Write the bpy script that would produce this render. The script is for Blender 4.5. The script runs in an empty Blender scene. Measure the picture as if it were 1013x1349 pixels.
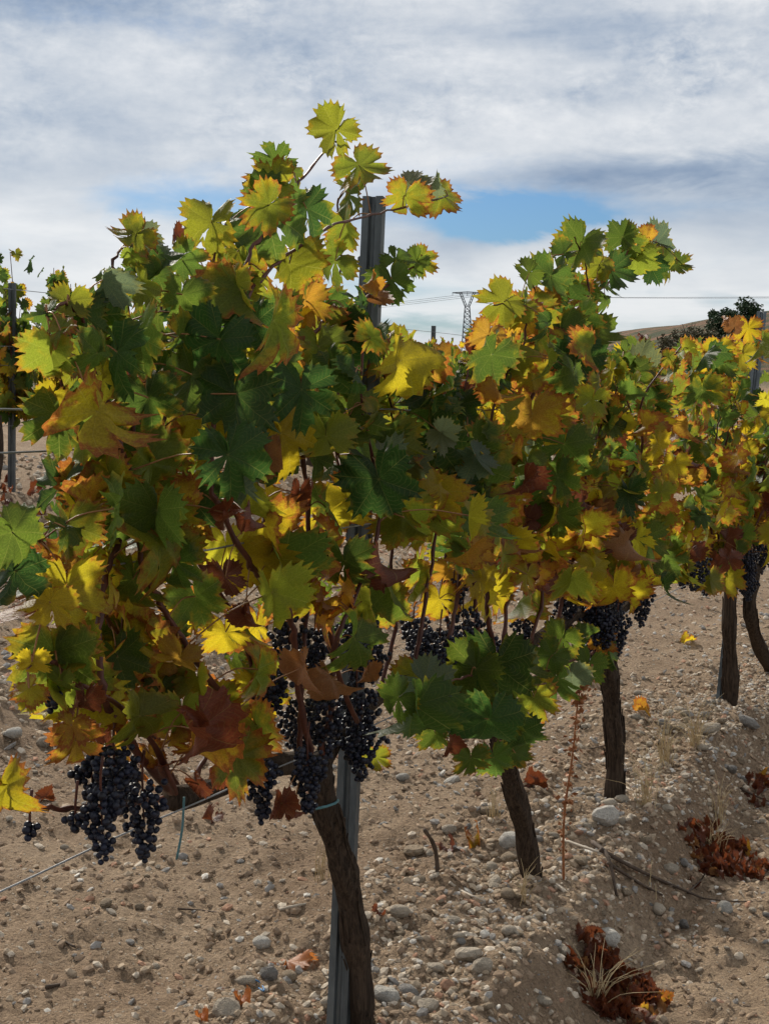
import bpy, math, random
import numpy as np
from mathutils import Matrix, Vector

# ------------------------------------------------------------------ camera, sky, sun
scene = bpy.context.scene
COL = scene.collection
FPX, CX, CY = 2023.0, 506.5, 674.5          # focal length in photo pixels (photo 1013 x 1349)
CAMZ = 1.46
PITCH = math.atan((CY - 477.0) / FPX)
cam_d = bpy.data.cameras.new('camera')
cam_d.sensor_fit = 'VERTICAL'
cam_d.sensor_height = 36.0
cam_d.lens = 36.0 * FPX / 1349.0
cam_d.clip_start = 0.05
cam_d.clip_end = 6000
cam = bpy.data.objects.new('camera', cam_d)
cam.location = (0, 0, CAMZ)
cam.rotation_euler = (math.pi / 2 - PITCH, 0, 0)
COL.objects.link(cam)
scene.camera = cam

SUN_AZ, SUN_EL = math.radians(-24), math.radians(33)
sun_vec = Vector((math.sin(SUN_AZ) * math.cos(SUN_EL), math.cos(SUN_AZ) * math.cos(SUN_EL), math.sin(SUN_EL)))
sd = bpy.data.lights.new('sun', 'SUN')
sd.energy = 4.8
sd.angle = math.radians(4.0)
sd.color = (1.0, 0.93, 0.82)
sun = bpy.data.objects.new('sun', sd)
sun.rotation_euler = (-sun_vec).to_track_quat('-Z', 'Y').to_euler()
COL.objects.link(sun)

scene.view_settings.view_transform = 'Standard'
scene.view_settings.look = 'None'
scene.view_settings.exposure = 0.0
scene.view_settings.gamma = 1.0
scene.view_settings.use_curve_mapping = False
scene.cycles.use_adaptive_sampling = True
scene.cycles.adaptive_threshold = 0.025
scene.cycles.max_bounces = 5
scene.cycles.diffuse_bounces = 3
scene.cycles.glossy_bounces = 2
scene.cycles.transmission_bounces = 4
scene.cycles.transparent_max_bounces = 4


class NT:
    """small helper to wire node trees"""
    def __init__(self, tree):
        self.t = tree
        tree.nodes.clear()

    def n(self, typ, **kw):
        nd = self.t.nodes.new(typ)
        for k, v in kw.items():
            if k.startswith('i_'):
                key = k[2:]
                nd.inputs[int(key) if key.isdigit() else key].default_value = v
            else:
                setattr(nd, k, v)
        return nd

    def l(self, a, b):
        self.t.links.new(a, b)

    def _in(self, nd, i, v):
        if isinstance(v, bpy.types.NodeSocket):
            self.l(v, nd.inputs[i])
        elif v is not None:
            nd.inputs[i].default_value = v

    def math(self, op, a, b=None, c=None, clamp=False):
        nd = self.n('ShaderNodeMath', operation=op, use_clamp=clamp)
        self._in(nd, 0, a); self._in(nd, 1, b); self._in(nd, 2, c)
        return nd.outputs[0]

    def mix(self, f, a, b, blend='MIX'):
        nd = self.n('ShaderNodeMix', data_type='RGBA', blend_type=blend)
        self._in(nd, 0, f); self._in(nd, 6, a); self._in(nd, 7, b)
        return nd.outputs[2]

    def noise(self, vec, scale, detail=4, rough=0.55, dist=0.0):
        nd = self.n('ShaderNodeTexNoise')
        nd.inputs['Scale'].default_value = scale
        nd.inputs['Detail'].default_value = detail
        nd.inputs['Roughness'].default_value = rough
        nd.inputs['Distortion'].default_value = dist
        if vec is not None:
            self.l(vec, nd.inputs['Vector'])
        return nd.outputs['Fac']

    def ramp(self, f, stops, interp='LINEAR'):
        nd = self.n('ShaderNodeValToRGB')
        cr = nd.color_ramp
        cr.interpolation = interp
        while len(cr.elements) < len(stops):
            cr.elements.new(0.5)
        for e, (p, c) in zip(cr.elements, stops):
            e.position = p
            e.color = (c, c, c, 1) if isinstance(c, (int, float)) else (*c, 1)
        self.l(f, nd.inputs[0])
        return nd.outputs[0]

    def smooth(self, v, lo, hi):
        nd = self.n('ShaderNodeMapRange', interpolation_type='SMOOTHSTEP')
        self._in(nd, 0, v); nd.inputs[1].default_value = lo; nd.inputs[2].default_value = hi
        return nd.outputs[0]


def build_world():
    w = bpy.data.worlds.new('World')
    scene.world = w
    w.use_nodes = True
    w.cycles.sampling_method = 'MANUAL'
    w.cycles.sample_map_resolution = 256
    t = NT(w.node_tree)
    sky = t.n('ShaderNodeTexSky', sky_type='NISHITA', sun_disc=False)
    sky.sun_elevation = SUN_EL
    sky.sun_rotation = SUN_AZ % (2 * math.pi)
    sky.air_density = 1.0
    sky.dust_density = 0.6
    sky.ozone_density = 2.2
    bg = t.n('ShaderNodeBackground')
    t.l(t.mix(1.0, sky.outputs[0], (0.50, 0.80, 1.22, 1), 'MULTIPLY'), bg.inputs[0])
    bg.inputs[1].default_value = 0.06
    tc = t.n('ShaderNodeTexCoord')
    sep = t.n('ShaderNodeSeparateXYZ'); t.l(tc.outputs['Generated'], sep.inputs[0])
    x, y, z = sep.outputs
    zc = t.math('MAXIMUM', z, 0.0)
    den = t.math('ADD', zc, 0.09)
    com = t.n('ShaderNodeCombineXYZ')
    t.l(t.math('DIVIDE', x, den), com.inputs[0]); t.l(t.math('DIVIDE', y, den), com.inputs[1])
    P = com.outputs[0]
    az = t.math('ARCTAN2', x, y)
    el = t.math('ARCSINE', z)
    com2 = t.n('ShaderNodeCombineXYZ')
    t.l(t.math('MULTIPLY', az, 1.0), com2.inputs[0]); t.l(t.math('MULTIPLY', el, 5.5), com2.inputs[1])
    com2.inputs[2].default_value = 3.7
    E = com2.outputs[0]
    def ev(k, off):
        q = t.n('ShaderNodeCombineXYZ')
        t.l(az, q.inputs[0]); t.l(t.math('MULTIPLY', el, k), q.inputs[1]); q.inputs[2].default_value = off
        return q.outputs[0]
    big = t.noise(P, 0.75, 5, 0.55, 0.5)
    band = t.noise(ev(4.6, 3.7), 3.6, 6, 0.52, 0.35)
    mott = t.noise(ev(1.7, 1.1), 46.0, 4, 0.6, 0.15)
    fine = t.noise(ev(1.5, 7.1), 110.0, 3, 0.6, 0.4)
    patch = t.smooth(t.noise(ev(1.6, 21.0), 7.0, 3, 0.5, 0.4), 0.38, 0.62)

    el2 = t.math('ADD', el, t.math('MULTIPLY', t.math('SUBTRACT', t.noise(ev(2.5, 31.0), 9.0, 5, 0.6, 0.8), 0.5), 0.05))
    az2 = t.math('ADD', az, t.math('MULTIPLY', t.math('SUBTRACT', t.noise(ev(2.5, 41.0), 8.0, 4, 0.6, 0.5), 0.5), 0.16))

    def spot(paz, pel, waz, wel):
        a = t.math('DIVIDE', t.math('SUBTRACT', az2, math.radians(paz)), math.radians(waz))
        b = t.math('DIVIDE', t.math('SUBTRACT', el2, math.radians(pel)), math.radians(wel))
        d = t.math('ADD', t.math('MULTIPLY', a, a), t.math('MULTIPLY', b, b))
        return t.math('POWER', 2.718, t.math('MULTIPLY', d, -1.0))

    def px2(pxx, pyy):
        return math.degrees(math.atan((pxx - CX) / FPX)), math.degrees(math.atan((477 - pyy) / FPX))
    gap = None
    for (gx, gy, wa, we, amp) in ((690, 284, 3.0, 0.62, 0.46), (630, 296, 1.6, 0.8, 0.20), (585, 432, 4.5, 0.5, 0.24),
                                  (40, 262, 6.0, 0.9, 0.10), (250, 275, 2.5, 0.6, 0.14), (880, 400, 6.0, 0.4, 0.10)):
        a, e = px2(gx, gy)
        s = t.math('MULTIPLY', spot(a, e, wa, we), amp)
        gap = s if gap is None else t.math('ADD', gap, s)
    cov = t.math('ADD', t.math('MULTIPLY', big, 0.40), t.math('MULTIPLY', band, 0.75))
    cov = t.math('ADD', cov, t.math('MULTIPLY', t.math('MULTIPLY', t.math('SUBTRACT', mott, 0.5), 0.22), t.smooth(el, 0.06, 0.16)))
    cov = t.math('ADD', cov, t.math('MULTIPLY', t.smooth(el, 0.09, 0.15), 0.10))
    cov = t.math('SUBTRACT', cov, gap)
    cover = t.smooth(cov, 0.24, 0.58)
    # cloud brightness: thin bright veils and grey undersides
    shade = None
    for (gx, gy, wa, we, amp) in ((890, 236, 4.5, 0.55, 0.40), (90, 20, 8.0, 2.0, 0.30), (480, 25, 12.0, 1.2, 0.12), (640, 130, 9.0, 0.5, 0.10)):
        a, e = px2(gx, gy)
        s = t.math('MULTIPLY', spot(a, e, wa, we), amp)
        shade = s if shade is None else t.math('ADD', shade, s)
    b2 = t.noise(ev(3.4, 11.3), 5.2, 6, 0.52, 0.3)
    hi = t.math('MULTIPLY', t.smooth(el, 0.09, 0.19), t.math('MULTIPLY_ADD', patch, 0.8, 0.2))
    mo = t.math('MULTIPLY', t.math('SUBTRACT', t.math('ADD', t.math('MULTIPLY', mott, 0.65), t.math('MULTIPLY', fine, 0.35)), 0.5), t.math('MULTIPLY_ADD', hi, 1.5, 0.12))
    low = t.math('MULTIPLY', t.smooth(el, 0.10, 0.02), 0.12)
    br = t.math('ADD', t.math('MULTIPLY_ADD', t.math('SUBTRACT', b2, 0.5), 1.35, 0.68), mo)
    br = t.math('ADD', br, low)
    br = t.math('SUBTRACT', br, shade)
    ccol = t.ramp(br, [(0.10, (0.25, 0.33, 0.46)), (0.36, (0.42, 0.49, 0.59)), (0.60, (0.63, 0.67, 0.72)), (0.86, (0.86, 0.87, 0.88))])
    bg2 = t.n('ShaderNodeBackground')
    t.l(ccol, bg2.inputs[0]); bg2.inputs[1].default_value = 1.0
    ms = t.n('ShaderNodeMixShader')
    t.l(t.math('MULTIPLY', cover, 0.93), ms.inputs[0]); t.l(bg.outputs[0], ms.inputs[1]); t.l(bg2.outputs[0], ms.inputs[2])
    out = t.n('ShaderNodeOutputWorld'); t.l(ms.outputs[0], out.inputs[0])


build_world()

# ------------------------------------------------------------------ geometry of the place
U = np.array([0.415, 0.910]); U /= np.linalg.norm(U)       # along the vine row
NRM = np.array([U[1], -U[0]])                               # to the right of the row (camera side)
ORG = np.array([-0.05, 3.3])                                # first vine
CF = np.array([0, math.cos(PITCH), -math.sin(PITCH)]); CU = np.array([0, math.sin(PITCH), math.cos(PITCH)]); CR = np.array([1.0, 0, 0])
CAMP = np.array([0, 0, CAMZ])


def ray(px, py):
    return CF + CR * (px - CX) / FPX + CU * (CY - py) / FPX


def st(x, y):
    dx, dy = x - ORG[0], y - ORG[1]
    return dx * U[0] + dy * U[1], dx * NRM[0] + dy * NRM[1]


def xy(s, t):
    return ORG[0] + U[0] * s + NRM[0] * t, ORG[1] + U[1] * s + NRM[1] * t


def onrow(px, py, off=0.0):
    """the point seen at a photo pixel that lies `off` metres to the right of the row line"""
    d = ray(px, py)
    dn = d[0] * NRM[0] + d[1] * NRM[1]
    o = (CAMP[0] - ORG[0]) * NRM[0] + (CAMP[1] - ORG[1]) * NRM[1]
    k = (off - o) / dn
    return CAMP + d * k


def project(p):
    v = np.asarray(p) - CAMP
    w = v @ CF
    return CX + FPX * (v @ CR) / w, CY - FPX * (v @ CU) / w


def _hash(ix, iy, seed):
    h = (ix.astype(np.int64) * 374761393 + iy.astype(np.int64) * 668265263 + seed * 974634777) & 0xFFFFFFFF
    h = ((h ^ (h >> 13)) * 1274126177) & 0xFFFFFFFF
    h = (h ^ (h >> 16)) & 0xFFFFFFFF
    return h / 4294967295.0


def vnoise(x, y, sc, seed):
    x = np.asarray(x, float) * sc; y = np.asarray(y, float) * sc
    ix, iy = np.floor(x), np.floor(y)
    fx, fy = x - ix, y - iy
    fx = fx * fx * (3 - 2 * fx); fy = fy * fy * (3 - 2 * fy)
    a = _hash(ix, iy, seed); b = _hash(ix + 1, iy, seed); c = _hash(ix, iy + 1, seed); d = _hash(ix + 1, iy + 1, seed)
    return (a + (b - a) * fx) * (1 - fy) + (c + (d - c) * fx) * fy - 0.5


def sstep(a, b, v):
    k = np.clip((v - a) / (b - a), 0, 1)
    return k * k * (3 - 2 * k)


def terrain(x, y, fine=True):
    x = np.asarray(x, float); y = np.asarray(y, float)
    s, t = st(x, y)
    fade = 1 - sstep(14, 70, y)
    z = -0.064 * np.clip(x, -40, 40) * fade
    wob = vnoise(s, t * 0, 0.9, 3) * 0.16 + vnoise(s, t * 0, 2.3, 4) * 0.07
    tt = t + wob
    near = 1 - sstep(25, 60, y)
    z = z + near * (-0.21 * sstep(0.15, 0.36, tt) - 0.045 * sstep(0.25, 0.75, -tt))
    z = z + near * 0.07 * sstep(0.45, 0.9, tt)
    # stony ridge on the far side of the track, and the second row's bank
    z = z + near * (0.16 * sstep(2.0, 2.45, -tt) - 0.10 * sstep(3.0, 4.4, -tt))
    z = z + near * 0.14 * sstep(6.1, 6.7, -tt)
    # the hill to the right, far off
    z = z + 9.3 * sstep(13, 66, x) * sstep(60, 150, y)
    z = z + sstep(60, 200, y) * vnoise(x, y, 0.02, 9) * 1.5
    st_ = 0.72 + 0.4 * (sstep(0.5, 0.2, -t) * sstep(-0.8, -0.3, -t)) + 0.5 * sstep(1.9, 2.4, -t)
    rough = (vnoise(x, y, 2.2, 11) * 0.06 + vnoise(x, y, 6.0, 12) * 0.042 * st_ + vnoise(x, y, 14.0, 13) * 0.030 * st_)
    if fine:
        rough = rough + vnoise(x, y, 33.0, 14) * 0.020 * st_ + vnoise(x, y, 62.0, 15) * 0.010
    z = z + rough * (1 - 0.6 * sstep(30, 200, y))
    return z


def onground(px, py):
    d = ray(px, py)
    k = 0.8
    step = 0.02
    while k < 400:
        p = CAMP + d * k
        if p[2] <= float(terrain(p[0], p[1])):
            return p
        k += step
        step *= 1.003
    return CAMP + d * k


# ------------------------------------------------------------------ materials
MATS = {}


def newmat(name):
    m = bpy.data.materials.new(name)
    m.use_nodes = True
    MATS[name] = m
    return m, NT(m.node_tree)


def leaf_mat(name, use_attr):
    m, t = newmat(name)
    lf = t.n('ShaderNodeAttribute', attribute_name='lf')
    sp = t.n('ShaderNodeSeparateColor'); t.l(lf.outputs['Color'], sp.inputs[0])
    R, V, B = sp.outputs[0], sp.outputs[1], sp.outputs[2]
    oi = t.n('ShaderNodeObjectInfo')
    if use_attr:
        ta = t.n('ShaderNodeAttribute', attribute_name='tint')
        base, alpha = ta.outputs['Color'], ta.outputs['Alpha']
    else:
        base, alpha = oi.outputs['Color'], oi.outputs['Alpha']
    tc = t.n('ShaderNodeTexCoord')
    ofs = t.n('ShaderNodeVectorMath', operation='ADD')
    t.l(tc.outputs['Object'], ofs.inputs[0])
    cb = t.n('ShaderNodeCombineXYZ')
    rr = t.math('MULTIPLY', oi.outputs['Random'], 57.0)
    t.l(rr, cb.inputs[0]); t.l(rr, cb.inputs[2]); t.l(cb.outputs[0], ofs.inputs[1])
    vec = ofs.outputs[0]
    k = 11.0 if use_attr else 1.0
    n1 = t.noise(vec, 2.1 * k, 4, 0.6, 0.4)
    n2 = t.noise(vec, 6.5 * k, 3, 0.6)
    n3 = t.noise(vec, 28 * k, 2, 0.6)
    # yellowing between the veins, burnt margins
    edge = t.math('POWER', R, 2.5)
    yl = t.math('ADD', t.math('MULTIPLY_ADD', edge, 0.30, t.math('MULTIPLY', n1, 1.0)), t.math('MULTIPLY_ADD', V, -0.16, t.math('MULTIPLY', alpha, 0.45)))
    dry = t.smooth(alpha, 1.0, 1.05)
    ym = t.math('MULTIPLY', t.smooth(yl, 0.76, 1.16), t.math('SUBTRACT', 1.0, dry))
    yel = t.mix(t.math('MULTIPLY', oi.outputs['Random'], 1.0), (0.27, 0.22, 0.014, 1), (0.29, 0.165, 0.015, 1))
    c = t.mix(t.math('MULTIPLY', ym, 0.85), base, yel)
    bl = t.math('ADD', t.math('MULTIPLY_ADD', edge, 0.42, t.math('MULTIPLY', n2, 0.75)), t.math('MULTIPLY', alpha, 0.55))
    bm = t.math('MULTIPLY', t.smooth(bl, 0.88, 1.14), t.math('MULTIPLY_ADD', dry, -0.65, 1.0))
    burn = t.mix(n3, (0.13, 0.028, 0.009, 1), (0.24, 0.075, 0.022, 1))
    c = t.mix(t.math('MULTIPLY', bm, 0.9), c, burn)
    # fine mottling and veins
    c = t.mix(0.55, c, t.mix(1.0, c, t.ramp(n3, [(0.3, 0.55), (0.72, 1.35)]), 'MULTIPLY'))
    vm = t.smooth(V, 0.72, 0.98)
    sv = t.math('SINE', t.math('MULTIPLY', t.math('SUBTRACT', R, t.math('MULTIPLY', B, 0.42)), 46.0))
    svm = t.smooth(sv, 0.72, 1.0)
    c = t.mix(t.math('MAXIMUM', t.math('MULTIPLY', vm, 0.55), t.math('MULTIPLY', svm, 0.16)), c, t.mix(0.4, c, (0.42, 0.38, 0.10, 1)))
    bp = t.n('ShaderNodeBump')
    bp.inputs['Strength'].default_value = 0.35
    bp.inputs['Distance'].default_value = 0.004
    hh = t.math('ADD', t.math('MULTIPLY', svm, -0.5), t.math('ADD', t.math('MULTIPLY', vm, -0.8), t.math('MULTIPLY', n3, 0.6)))
    t.l(hh, bp.inputs['Height'])
    pr = t.n('ShaderNodeBsdfPrincipled')
    t.l(t.mix(1.0, c, (0.66, 0.66, 0.70, 1), 'MULTIPLY'), pr.inputs['Base Color']); pr.inputs['Roughness'].default_value = 0.48
    pr.inputs['Specular IOR Level'].default_value = 0.22
    t.l(bp.outputs[0], pr.inputs['Normal'])
    tr = t.n('ShaderNodeBsdfTranslucent')
    hs = t.n('ShaderNodeHueSaturation'); hs.inputs['Saturation'].default_value = 1.02; hs.inputs['Value'].default_value = 2.45
    t.l(c, hs.inputs['Color']); t.l(hs.outputs[0], tr.inputs[0])
    ms = t.n('ShaderNodeMixShader')
    t.l(t.math('MULTIPLY_ADD', dry, -0.28, 0.54), ms.inputs[0])
    t.l(pr.outputs[0], ms.inputs[1]); t.l(tr.outputs[0], ms.inputs[2])
    o = t.n('ShaderNodeOutputMaterial'); t.l(ms.outputs[0], o.inputs[0])
    return m


leaf_mat('leaf', False)
leaf_mat('leaf_mass', True)


def simple_mat(name, c1, c2, scale, rough=0.8, bump=0.4, dist=0.01, stretch=None, metal=0.0, spec=0.3, detail=6):
    m, t = newmat(name)
    tc = t.n('ShaderNodeTexCoord')
    v = tc.outputs['Object']
    if stretch:
        mp = t.n('ShaderNodeMapping'); mp.inputs['Scale'].default_value = stretch
        t.l(v, mp.inputs[0]); v = mp.outputs[0]
    n = t.noise(v, scale, detail, 0.65, 0.3)
    n2 = t.noise(v, scale * 4.3, 4, 0.6)
    f = t.math('ADD', t.math('MULTIPLY', n, 0.7), t.math('MULTIPLY', n2, 0.3))
    c = t.mix(t.ramp(f, [(0.33, 0.0), (0.68, 1.0)]), (*c1, 1), (*c2, 1))
    pr = t.n('ShaderNodeBsdfPrincipled')
    t.l(c, pr.inputs['Base Color']); pr.inputs['Roughness'].default_value = rough
    pr.inputs['Metallic'].default_value = metal
    pr.inputs['Specular IOR Level'].default_value = spec
    bp = t.n('ShaderNodeBump'); bp.inputs['Strength'].default_value = bump; bp.inputs['Distance'].default_value = dist
    t.l(f, bp.inputs['Height']); t.l(bp.outputs[0], pr.inputs['Normal'])
    o = t.n('ShaderNodeOutputMaterial'); t.l(pr.outputs[0], o.inputs[0])
    return m


simple_mat('bark', (0.009, 0.007, 0.006), (0.105, 0.074, 0.052), 9, 0.9, 0.9, 0.012, (14, 14, 0.8), spec=0.1)
simple_mat('cane', (0.034, 0.010, 0.007), (0.11, 0.032, 0.016), 30, 0.5, 0.3, 0.002)
simple_mat('petiole', (0.16, 0.05, 0.02), (0.30, 0.16, 0.05), 30, 0.5, 0.2, 0.002)
simple_mat('steel', (0.06, 0.068, 0.072), (0.14, 0.155, 0.16), 10, 0.55, 0.15, 0.002, (3, 3, 0.7), metal=0.55)
simple_mat('wire', (0.20, 0.21, 0.22), (0.34, 0.35, 0.36), 40, 0.5, 0.1, 0.001, metal=0.6)
simple_mat('pylon_steel', (0.10, 0.11, 0.12), (0.17, 0.18, 0.19), 1, 0.7, 0.0, 0.001)
simple_mat('tie', (0.05, 0.12, 0.13), (0.10, 0.22, 0.24), 60, 0.5, 0.1, 0.001)
simple_mat('twine', (0.03, 0.13, 0.30), (0.06, 0.22, 0.45), 60, 0.5, 0.1, 0.001)
simple_mat('twig', (0.03, 0.02, 0.014), (0.12, 0.085, 0.06), 40, 0.85, 0.5, 0.003)
simple_mat('pale_twig', (0.30, 0.25, 0.19), (0.50, 0.44, 0.36), 40, 0.8, 0.4, 0.003)
simple_mat('straw', (0.34, 0.24, 0.12), (0.58, 0.46, 0.27), 20, 0.7, 0.2, 0.002)
simple_mat('rust_weed', (0.17, 0.055, 0.02), (0.34, 0.14, 0.05), 40, 0.8, 0.3, 0.002)
simple_mat('evergreen', (0.012, 0.028, 0.012), (0.05, 0.085, 0.03), 2.0, 0.7, 0.4, 0.02)
simple_mat('scrub', (0.03, 0.032, 0.015), (0.12, 0.10, 0.05), 2.0, 0.8, 0.4, 0.02)
simple_mat('shed_wall', (0.35, 0.30, 0.24), (0.45, 0.40, 0.33), 2.0, 0.9, 0.2, 0.01)
simple_mat('shed_roof', (0.06, 0.07, 0.09), (0.11, 0.12, 0.14), 4.0, 0.8, 0.2, 0.01)


def grape_mat():
    m, t = newmat('grape')
    tc = t.n('ShaderNodeTexCoord')
    n = t.noise(tc.outputs['Object'], 45, 4, 0.6)
    n2 = t.noise(tc.outputs['Object'], 240, 3, 0.6)
    f = t.math('ADD', t.math('MULTIPLY', n, 0.6), t.math('MULTIPLY', n2, 0.4))
    c = t.mix(t.ramp(f, [(0.38, 0.0), (0.7, 1.0)]), (0.003, 0.003, 0.006, 1), (0.018, 0.022, 0.045, 1))
    pr = t.n('ShaderNodeBsdfPrincipled')
    t.l(c, pr.inputs['Base Color'])
    t.l(t.ramp(f, [(0.3, 0.28), (0.7, 0.6)]), pr.inputs['Roughness'])
    pr.inputs['Specular IOR Level'].default_value = 0.3
    o = t.n('ShaderNodeOutputMaterial'); t.l(pr.outputs[0], o.inputs[0])


grape_mat()


def stone_mat(name, use_attr):
    m, t = newmat(name)
    tc = t.n('ShaderNodeTexCoord')
    if use_attr:
        a = t.n('ShaderNodeAttribute', attribute_name='tint'); base = a.outputs['Color']; k = 1.0
    else:
        oi = t.n('ShaderNodeObjectInfo'); base = oi.outputs['Color']; k = 0.05
    n = t.noise(tc.outputs['Object'], 45 * k, 6, 0.65)
    n2 = t.noise(tc.outputs['Object'], 190 * k, 4, 0.65)
    f = t.math('ADD', t.math('MULTIPLY', n, 0.6), t.math('MULTIPLY', n2, 0.4))
    c = t.mix(1.0, base, t.ramp(f, [(0.25, 0.55), (0.5, 0.95), (0.75, 1.2)]), 'MULTIPLY')
    pr = t.n('ShaderNodeBsdfPrincipled')
    t.l(c, pr.inputs['Base Color']); pr.inputs['Roughness'].default_value = 0.88
    pr.inputs['Specular IOR Level'].default_value = 0.05
    bp = t.n('ShaderNodeBump'); bp.inputs['Strength'].default_value = 0.8; bp.inputs['Distance'].default_value = 0.006 if use_attr else 0.12
    t.l(f, bp.inputs['Height']); t.l(bp.outputs[0], pr.inputs['Normal'])
    o = t.n('ShaderNodeOutputMaterial'); t.l(pr.outputs[0], o.inputs[0])


stone_mat('stone', False)
stone_mat('gravel', True)


def ground_mat():
    m, t = newmat('soil')
    g = t.n('ShaderNodeNewGeometry')
    P = g.outputs['Position']
    n1 = t.noise(P, 1.3, 6, 0.6, 0.3)
    n2 = t.noise(P, 9, 6, 0.65, 0.2)
    n3 = t.noise(P, 70, 4, 0.7)
    n4 = t.noise(P, 260, 3, 0.7)
    c = t.mix(t.ramp(n1, [(0.35, 0.0), (0.65, 1.0)]), (0.33, 0.230, 0.150, 1), (0.46, 0.340, 0.230, 1))
    c = t.mix(t.math('MULTIPLY', t.ramp(n2, [(0.42, 0.0), (0.62, 1.0)]), 0.45), c, (0.255, 0.175, 0.112, 1))
    gr = t.math('ADD', t.math('MULTIPLY', n3, 0.55), t.math('MULTIPLY', n4, 0.45))
    c = t.mix(1.0, c, t.ramp(gr, [(0.34, 0.36), (0.47, 0.92), (0.54, 1.08), (0.66, 1.5)]), 'MULTIPLY')
    # pale grit
    vo = t.n('ShaderNodeTexVoronoi', feature='F1'); vo.inputs['Scale'].default_value = 75; t.l(P, vo.inputs['Vector'])
    sel = t.math('MULTIPLY', t.smooth(vo.outputs['Distance'], 0.34, 0.22), t.math('GREATER_THAN', t.n_sep(vo.outputs['Color']), 0.80))
    c = t.mix(t.math('MULTIPLY', sel, 0.7), c, (0.50, 0.43, 0.34, 1))
    # far land: scrubby hill
    sp = t.n('ShaderNodeSeparateXYZ'); t.l(P, sp.inputs[0])
    far = t.smooth(sp.outputs[1], 60, 110)
    fn = t.noise(P, 0.16, 5, 0.6, 0.3)
    fc = t.mix(t.ramp(fn, [(0.46, 0.0), (0.62, 1.0)]), (0.040, 0.048, 0.022, 1), (0.16, 0.085, 0.050, 1))
    c = t.mix(far, c, fc)
    pr = t.n('ShaderNodeBsdfPrincipled')
    t.l(c, pr.inputs['Base Color']); pr.inputs['Roughness'].default_value = 0.95
    pr.inputs['Specular IOR Level'].default_value = 0.1
    hgt = t.math('ADD', t.math('MULTIPLY', n3, 1.0), t.math('ADD', t.math('MULTIPLY', n4, 0.35), t.math('MULTIPLY', sel, 0.25)))
    bp = t.n('ShaderNodeBump'); bp.inputs['Strength'].default_value = 1.0; bp.inputs['Distance'].default_value = 0.035
    t.l(hgt, bp.inputs['Height']); t.l(bp.outputs[0], pr.inputs['Normal'])
    o = t.n('ShaderNodeOutputMaterial'); t.l(pr.outputs[0], o.inputs[0])


def _n_sep(self, col):
    s = self.n('ShaderNodeSeparateColor'); self.l(col, s.inputs[0])
    return s.outputs[0]


NT.n_sep = _n_sep
ground_mat()

# ------------------------------------------------------------------ mesh helpers


def mesh_from(name, verts, faces, mat, smooth=True, attrs=None):
    me = bpy.data.meshes.new(name)
    verts = np.asarray(verts, float)
    me.from_pydata(verts.tolist(), [], faces if isinstance(faces, list) else faces.tolist())
    if smooth:
        me.polygons.foreach_set('use_smooth', [True] * len(me.polygons))
    for an, arr in (attrs or {}).items():
        a = me.color_attributes.new(an, 'FLOAT_COLOR', 'POINT')
        a.data.foreach_set('color', np.asarray(arr, np.float32).ravel())
    me.materials.append(MATS[mat])
    me.update()
    return me


def link(name, me, parent=None, M=None, color=None):
    o = bpy.data.objects.new(name, me)
    COL.objects.link(o)
    if parent is not None:
        o.parent = parent
        r = parent
        loc = Vector((0, 0, 0))
        while r is not None:
            loc = loc + r.location if r.type == 'EMPTY' else loc
            r = r.parent
        o.matrix_parent_inverse = Matrix.Translation(-loc)
    if M is not None:
        o.matrix_basis = M
    if color is not None:
        o.color = color
    return o


def empty(name, loc):
    e = bpy.data.objects.new(name, None)
    e.location = Vector([float(v) for v in loc])
    e.empty_display_size = 0.1
    COL.objects.link(e)
    return e


def tag(o, label, cat, group=None, kind=None):
    o['label'] = label
    o['category'] = cat
    if group:
        o['group'] = group
    if kind:
        o['kind'] = kind
    return o


def catmull(pts, n=6):
    pts = [np.asarray(p, float) for p in pts]
    if len(pts) < 3:
        return [pts[0] + (pts[-1] - pts[0]) * k / n for k in range(n + 1)]
    P = [2 * pts[0] - pts[1]] + pts + [2 * pts[-1] - pts[-2]]
    out = []
    for i in range(1, len(P) - 2):
        for k in range(n):
            u = k / n
            out.append(0.5 * ((2 * P[i]) + (-P[i - 1] + P[i + 1]) * u + (2 * P[i - 1] - 5 * P[i] + 4 * P[i + 1] - P[i + 2]) * u * u
                              + (-P[i - 1] + 3 * P[i] - 3 * P[i + 1] + P[i + 2]) * u ** 3))
    out.append(pts[-1])
    return out


def tube(V, F, path, radii, seg=6, cap=True, rfun=None):
    """append a tube to the lists V, F"""
    path = np.asarray(path, float)
    n = len(path)
    if np.isscalar(radii):
        radii = [radii] * n
    T = np.gradient(path, axis=0)
    T /= np.linalg.norm(T, axis=1)[:, None] + 1e-12
    ref = np.array([1.0, 0.13, 0.07]) if abs(T[0][2]) > 0.7 else np.array([0.05, 0.1, 1.0])
    a = np.cross(T[0], ref); a /= np.linalg.norm(a)
    b0 = len(V)
    for i in range(n):
        a = a - T[i] * (a @ T[i]); a /= np.linalg.norm(a) + 1e-12
        b = np.cross(T[i], a)
        for k in range(seg):
            an = 2 * math.pi * k / seg
            r = radii[i] * (rfun(an, i) if rfun else 1.0)
            V.append(path[i] + (a * math.cos(an) + b * math.sin(an)) * r)
    for i in range(n - 1):
        for k in range(seg):
            k2 = (k + 1) % seg
            F.append([b0 + i * seg + k, b0 + i * seg + k2, b0 + (i + 1) * seg + k2, b0 + (i + 1) * seg + k])
    if cap:
        F.append([b0 + k for k in range(seg)][::-1])
        F.append([b0 + (n - 1) * seg + k for k in range(seg)])


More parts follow.
